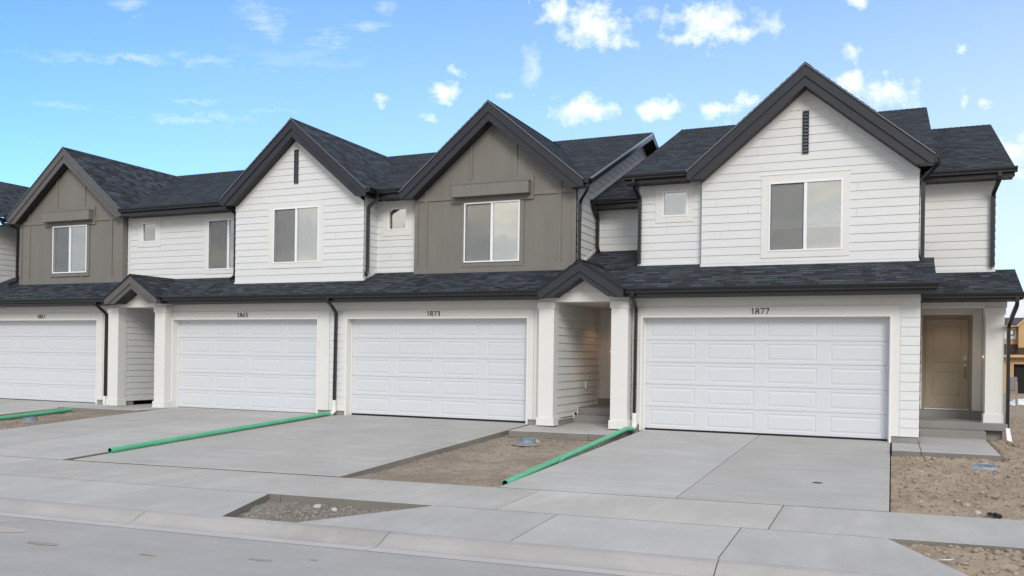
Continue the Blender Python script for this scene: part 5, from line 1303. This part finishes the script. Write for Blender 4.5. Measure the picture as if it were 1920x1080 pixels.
big(2.02, -6.25, .06, 'rock_pale', 'light tan stone at the right edge of the picture above the sidewalk', hr)
big(.38, -5.75, .055, 'rock_tan', 'small orange-brown stone close to the last driveway near the sidewalk', hr)
big(-6.62, -2.05, .085, 'rock_tan', 'tan rock behind the blue iron collar between the driveways', hm)
big(-6.35, -1.75, .045, 'rubble', 'little reddish clod at the foot of the entry path, behind the blue collar', hm)
big(-6.95, -8.98, .055, 'rock_pale', 'white lump of rock at the back of the gravel cut-out', hp)
big(-6.58, -9.12, .045, 'rock_pale', 'small pale stone right of the white lump in the gravel cut-out', hp)
# spilt mortar along the left side of the pit
for k, (x, y, r) in enumerate(((-7.62, -9.12, .075), (-7.58, -9.40, .095), (-7.50, -9.68, .07))):
    big(x, y, r, 'gravel_grey', ('crumbled grey concrete lump at the back of the cut-out\'s left side', 'largest crumbled concrete lump, middle of the cut-out\'s left side', 'crumbled grey concrete lump nearest the kerb in the cut-out')[k], lambda a, b: hp(a, b) - .06, 'concrete_lump')

# ------------------------------------------------------------------ drain pipes
def pipe_thing(label, path, r, end_open, joint, elbow=None, loc=None):
    t = thing('drain_pipe', loc or path[-1], label, 'drain pipe', 'green drain pipes beside the driveways')
    mb = MB(); n = 24; P = [Vector(p) for p in path]
    prof = [(r * math.cos(2 * math.pi * k / n), r * math.sin(2 * math.pi * k / n)) for k in range(n)]
    mb.sweep(P, prof, caps=False, smooth=True); mb.build('pipe', 'green_pvc', t)
    d = (P[-1] - P[-2]).normalized(); ir = r * .88
    mb = MB(); mb.sweep([P[-1] - d * .5, P[-1] - d * .002], [(a * ir / r, b * ir / r) for a, b in prof][::-1], caps=False, smooth=True)
    q = P[-1] - d * .45; mb.sweep([q, q + d * .01], [(a * ir / r, b * ir / r) for a, b in prof], smooth=False); mb.build('pipe_bore', 'green_dark', t)
    if end_open:
        mb = MB(); mb.sweep([P[-1] - d * .10, P[-1]], [(a * 1.12, b * 1.12) for a, b in prof], caps=False, smooth=True); 
        side = [(a * 1.12, b * 1.12) for a, b in prof]; mb.build('pipe_socket', 'green_pvc', t)
    # rim
    mb = MB(); ref = Vector((0, 0, 1)); sd_ = d.cross(ref).normalized(); up = sd_.cross(d).normalized(); k1 = 1.12 if end_open else 1.0
    for k in range(n):
        a, b = prof[k], prof[(k + 1) % n]
        o_ = [P[-1] + (sd_ * a[0] + up * a[1]) * k1, P[-1] + (sd_ * b[0] + up * b[1]) * k1, P[-1] + (sd_ * b[0] + up * b[1]) * ir / r, P[-1] + (sd_ * a[0] + up * a[1]) * ir / r]
        mb.poly([tuple(v) for v in o_])
    mb.build('pipe_rim', 'green_pvc', t)
    for (jc, jl) in joint:
        c = P[0].lerp(P[-1], jc); dd = (P[-1] - P[0]).normalized()
        mb = MB(); mb.sweep([c - dd * jl / 2 - dd * .02, c - dd * jl / 2, c + dd * jl / 2], [(a * k_, b * k_) for a, b in prof for k_ in (1.10,)], caps=True, smooth=False); mb.build('coupling', 'green_pvc', t)
    if elbow:
        mb = MB(); mb.sweep(elbow, [(a * 1.08, b * 1.08) for a, b in prof], smooth=True); mb.build('elbow', 'white_pvc', t)
        q = Vector(elbow[0]); mb = MB(); mb.sweep([q + Vector((0, 0, .0)), q - Vector((0, 0, .13))], [(a * 1.22, b * 1.22) for a, b in prof], smooth=False); mb.build('elbow_hub', 'white_pvc', t)
        q = Vector(elbow[0]); mb = MB(); mb.sweep([q + Vector((0, 0, .17)), q - Vector((0, 0, .0))], [(a * .95, b * .95) for a, b in prof], smooth=False); mb.build('downspout_adapter', 'white_pvc', t)
    return t
r_ = .052
pipe_thing('long green drain pipe beside the 1877 driveway, running from the entry columns to the sidewalk',
           [(-5.125, -.24, .045), (-5.20, -.45, .040), (-5.24, -6.72, DM * -6.72 - .01)], r_, False, [(.66, .12)],
           elbow=[(-5.128, -.085, .20), (-5.128, -.085, .12), (-5.126, -.12, .07), (-5.127, -.20, .05), (-5.14, -.27, .045)])
pipe_thing('long green drain pipe between the 1865 and 1873 driveways, bell end toward the street',
           [(-12.985, -.22, .055), (-13.03, -.45, .05), (-13.05, -6.93, DM * -6.93 + .065)], r_ * .95, True, [(.84, .10)],
           elbow=[(-12.985, -.085, .22), (-12.985, -.085, .13), (-12.985, -.12, .08), (-12.985, -.19, .06), (-12.99, -.26, .055)])
pipe_thing('green drain pipe at the left edge, lying on the dirt beside the 1861 driveway',
           [(-20.15, -8.5, DM * -8.5 - .0), (-20.62, -1.52, DM * -1.52 + .0)][::-1], r_ * 1.05, False, [])
mb = MB(); mb.box(-21.04, -20.955, -.12, -.03, -.02, .24); mb.build('downspout_adapter', 'white_pvc', U61)

# ------------------------------------------------------------------ iron collars in the yards
def collar(x, y, z, r, label, tilt=(0, 0), sunk=0.0, matn='blue_iron'):
    t = thing('utility_collar', (x, y, z), label, 'pipe collar', 'blue iron collars in the yards'); n = 28
    def lathe(name, pr, mt):
        mb = MB(); M = Matrix.Rotation(tilt[0], 3, 'X') @ Matrix.Rotation(tilt[1], 3, 'Y')
        for k in range(n):
            a, b = 2 * math.pi * k / n, 2 * math.pi * (k + 1) / n
            for p, q in zip(pr, pr[1:]):
                v = [Vector((p[0] * math.cos(a), p[0] * math.sin(a), p[1])), Vector((p[0] * math.cos(b), p[0] * math.sin(b), p[1])), Vector((q[0] * math.cos(b), q[0] * math.sin(b), q[1])), Vector((q[0] * math.cos(a), q[0] * math.sin(a), q[1]))]
                mb.poly([tuple(M @ c + Vector((x, y, z))) for c in v], smooth=False)
        return mb.build(name, mt, t)
    lathe('flange', [(r * .95, .0), (r * 1.9, .0), (r * 1.92, .012), (r * 1.9, .018), (r * 1.15, .026)], 'rubble' if sunk == 0 else matn)
    lathe('collar', [(r * 1.22, .018), (r * 1.08, .045), (r * 1.0, .10 - sunk), (r * 1.03, .115 - sunk), (r * .93, .118 - sunk), (r * .86, .105 - sunk), (r * .80, .02)], matn)
    lathe('lid', [(0.0001, .086 - sunk), (r * .5, .088 - sunk), (r * .84, .084 - sunk)], 'iron_dark')
collar(-6.66, -2.48, hm(-6.66, -2.48) + .005, .165, 'blue iron collar on the dirt between the 1873 and 1877 driveways')
collar(-19.58, -3.55, DM * -3.55 - .075, .150, 'blue iron collar beside the green pipe at the far left')
collar(1.45, -2.25, hr(1.45, -2.25) + .012, .125, 'blue iron collar half buried and tilted in the right-hand dirt yard', (R(8), R(6)), .045, 'blue_pale')

# ------------------------------------------------------------------ small litter
mb = MB(); rr = random.Random(5)
pts = [(-.08, 0, .004), (-.03, .025, .012), (.03, .02, .005), (.085, .006, .012), (.05, -.018, .006), (-.02, -.02, .012)]
mb.poly(pts); mb.poly([(x, y, z - .003) for x, y, z in pts][::-1]); o = mb.build('scrap', 'iron_dark'); o.location = (-.98, -5.0, DM * -5.0 + .002); tag(o, 'dark leaf-like scrap lying on the 1877 driveway', 'scrap')
mb = MB()
for k in range(9): rock(mb, (rr.uniform(-.07, .07), rr.uniform(-.03, .03), rr.uniform(0, .03)), rr.uniform(.02, .038), rr)
o = mb.build('debris', 'tyre_black'); o.location = (1.17, -6.42, gz(1.17, -6.42) + .0); tag(o, 'crumpled black debris at the dirt edge beside the right-hand sidewalk', 'debris')
mb = MB(); pts = [(-.07, -.02, .0), (.02, -.04, .008), (.075, .0, .016), (.0, .03, .006)]; mb.poly(pts); mb.poly([(x, y, z - .002) for x, y, z in pts][::-1]); o = mb.build('paper_scrap', 'paper')
o.location = (.52, -8.98, gz(.52, -8.98) + .0); tag(o, 'white paper scrap in the dirt strip at the bottom right', 'paper scrap')
for k, (x, y, a) in enumerate(((1.02, -9.0, .3), (1.45, -8.85, 1.1))):
    mb = MB()
    for j in range(7):
        b = a + rr.uniform(-.5, .5); p = (rr.uniform(-.04, .04), rr.uniform(-.03, .03), 0); L = rr.uniform(.08, .16)
        mb.sweep([p, (p[0] + L * .5 * math.cos(b), p[1] + L * .5 * math.sin(b), .035), (p[0] + L * math.cos(b), p[1] + L * math.sin(b), .01)], rect_prof(.0025, .0012))
    o = mb.build('dry_grass', 'straw'); o.location = (x, y, gz(x, y) - .02); tag(o, ('wisp of dry straw in the dirt strip, the one nearer the driveway apron', 'wisp of dry straw in the dirt strip, the one nearer the right edge')[k], 'dry grass')

# ------------------------------------------------------------------ background at the right: house under construction
GZ = hg(10, 52)
t = thing('unfinished_house', (11, 52, GZ), 'house under construction clad in bare OSB boards, in the gap at the right edge', 'house')
y = 52.0
mb = MB(); flat_wall(mb, y, [(GZ, 6.6, 20), (2.1, 6.6, 20)], [(7.92, 12.9, GZ, 1.46), (14.5, 15.5, GZ, 1.5)]); mb.poly([(6.6, y, GZ), (6.6, y + 10, GZ), (6.6, y + 10, 5), (6.6, y, 5)]); mb.poly([(20, y, GZ), (20, y + 10, GZ), (20, y + 10, 5), (20, y, 5)])
mb.build('lower_wall', 'osb', t)
mb = MB(); mb.box(7.9, 12.95, y + .3, y + 6, GZ, 1.5); mb.box(14.4, 15.6, y + .3, y + 4, GZ, 1.6); mb.build('garage_opening', 'dark', t)
mb = MB(); mb.box(7.82, 7.92, y - .03, y + .1, GZ, 1.56); mb.box(7.92, 12.9, y - .03, y + .1, 1.46, 1.60); mb.build('rough_framing', 'lumber', t)
mb = MB(); mb.extx([(y - .5, 2.08), (y + 1.6, 2.93), (y + 1.6, 2.87), (y - .5, 2.02)][::-1], 6.2, 20.4); mb.build('garage_roof', 'gutter_black', t)
mb = MB(); mb.box(6.2, 20.4, y - .54, y - .50, 1.93, 2.12); mb.build('fascia', 'lumber', t)
mb = MB(); flat_wall(mb, y + 1.5, [(2.85, 6.6, 8.6), (4.2, 6.6, 8.6)]); mb.build('upper_wall', 'osb', t)
mb = MB(); flat_wall(mb, y + .9, [(2.5, 8.3, 12.5), (4.2, 8.3, 12.5), (6.3, 10.4, 10.41)]); mb.poly([(8.3, y + .9, 2.5), (8.3, y + 1.6, 2.5), (8.3, y + 1.6, 4.2), (8.3, y + .9, 4.2)]); mb.build('gable_wall', 'osb', t)
mb = MB(); mb.box(7.0, 8.2, y + 1.46, y + 1.49, 3.27, 4.11); wf = mb.build('house_wrap', 'wrap', t)
mb = MB(); mb.box(7.72 - .02, 8.06 + .02, y + 1.42, y + 1.455, 3.53, 3.93); wi = mb.build('window', 'tyre_black', t)
mb = MB(); mb.box(7.76, 8.02, y + 1.41, y + 1.419, 3.58, 3.88); mb.build('pane', 'glass', wi)
mb = MB(); mb.box(6.1, 8.2, y + .95, y + 1.0, 4.15, 4.28); mb.prism([(8.2, y + .3, 4.16), (10.4, y + .3, 6.36), (10.4, y + .3, 6.52), (8.1, y + .3, 4.22)], [(8.2, y + .36, 4.16), (10.4, y + .36, 6.36), (10.4, y + .36, 6.52), (8.1, y + .36, 4.22)]); mb.build('fascia', 'lumber', t)
mb = MB(); mb.extx([(y + .95, 4.30), (y + 2.4, 4.85), (y + 2.4, 4.8), (y + .95, 4.24)][::-1], 6.1, 20.4); mb.build('main_roof', 'gutter_black', t)
mb = MB(); mb.extx([(y + 2.4, 4.86), (y + 7.5, 7.6), (y + 12, 5.0), (y + 12, 4.9), (y + 7.5, 7.5), (y + 2.4, 4.8)][::-1], 6.1, 20.4); mb.build('roof_underlayment', 'wrap', t)

t = thing('utility_cabinet', (4.95, 25, -.3), 'small grey utility box on legs beyond the porch column', 'utility box')
mb = MB(); mb.bbox(4.73, 5.02, 24.9, 25.15, .36, .95, .01); mb.build('cabinet_body', 'cabinet_grey', t); mb = MB(); mb.bbox(4.76, 5.02, 24.93, 25.12, .22, .359, .005); mb.build('cabinet_base', 'stake_wood', t)
for x in (4.745, 4.985): mb = MB(); mb.box(x - .015, x + .015, 25, 25.03, hr(x, 25) - .05, .219); mb.build('leg', 'gutter_black', t)
mb = MB(); mb.prism([(-.045, -.02, -.25), (.045, -.02, -.25), (.045, .02, -.25), (-.045, .02, -.25)], [(-.06, -.02, .95), (.02, -.02, .97), (.02, .02, .97), (-.06, .02, .95)])
o = mb.build('wooden_stake', 'stake_wood'); o.location = (4.93, 24.2, hr(4.93, 24.2) + .1); tag(o, 'weathered wooden survey stake standing in front of the grey box at the right edge', 'stake')
mb = MB(); nx, ny = 30, 14
def ph(a, b): return (.30 * math.sin(math.pi * b) * (math.sin(math.pi * min(1, a * 1.02)) ** .5) * (1 + .7 * noise.noise(Vector((a * 6, b * 4, 2)))))
for i in range(nx):
    for j in range(ny):
        q = [((u_) / nx, (v_) / ny) for u_, v_ in ((i, j), (i + 1, j), (i + 1, j + 1), (i, j + 1))]
        mb.poly([(a * 1.6 - .35, b * .7, max(0, ph(a, b))) for a, b in q], smooth=False)
o = mb.build('plastic_sheet', 'plastic_sheet'); o.location = (5.05, 24.9, hr(5.05, 24.9) + .0); tag(o, 'crumpled heap of white plastic sheeting on the ground at the right edge', 'plastic sheet')
t = thing('parked_car', (11.6, 47, -.7), 'tan car parked in front of the unfinished house, mostly cut off by the right edge', 'car')
mb = MB(); prof = [(8.75, -.42), (8.70, .02), (8.85, .22), (9.9, .34), (10.7, .80), (12.3, .84), (13.0, .36), (13.3, .22), (13.35, -.40)]
mb.exty([(a, b - .05) for a, b in prof], 46.2, 47.9); mb.build('car_body', 'car_paint', t)
mb = MB(); mb.exty([(10.25, .33), (10.8, .70), (12.2, .74), (12.7, .33)], 46.19, 46.21); mb.build('car_window', 'tyre_black', t)
for x in (9.55, 12.5):
    for yy in (46.12, 47.75):
        mb = MB(); mb.tube([(x, yy, -.42), (x, yy + .22, -.42)], .33, 20); mb.build('wheel', 'tyre_black', t)
mb = MB(); mb.box(8.66, 8.76, 46.35, 46.62, .02, .14); mb.build('headlight', 'flash_white', t)
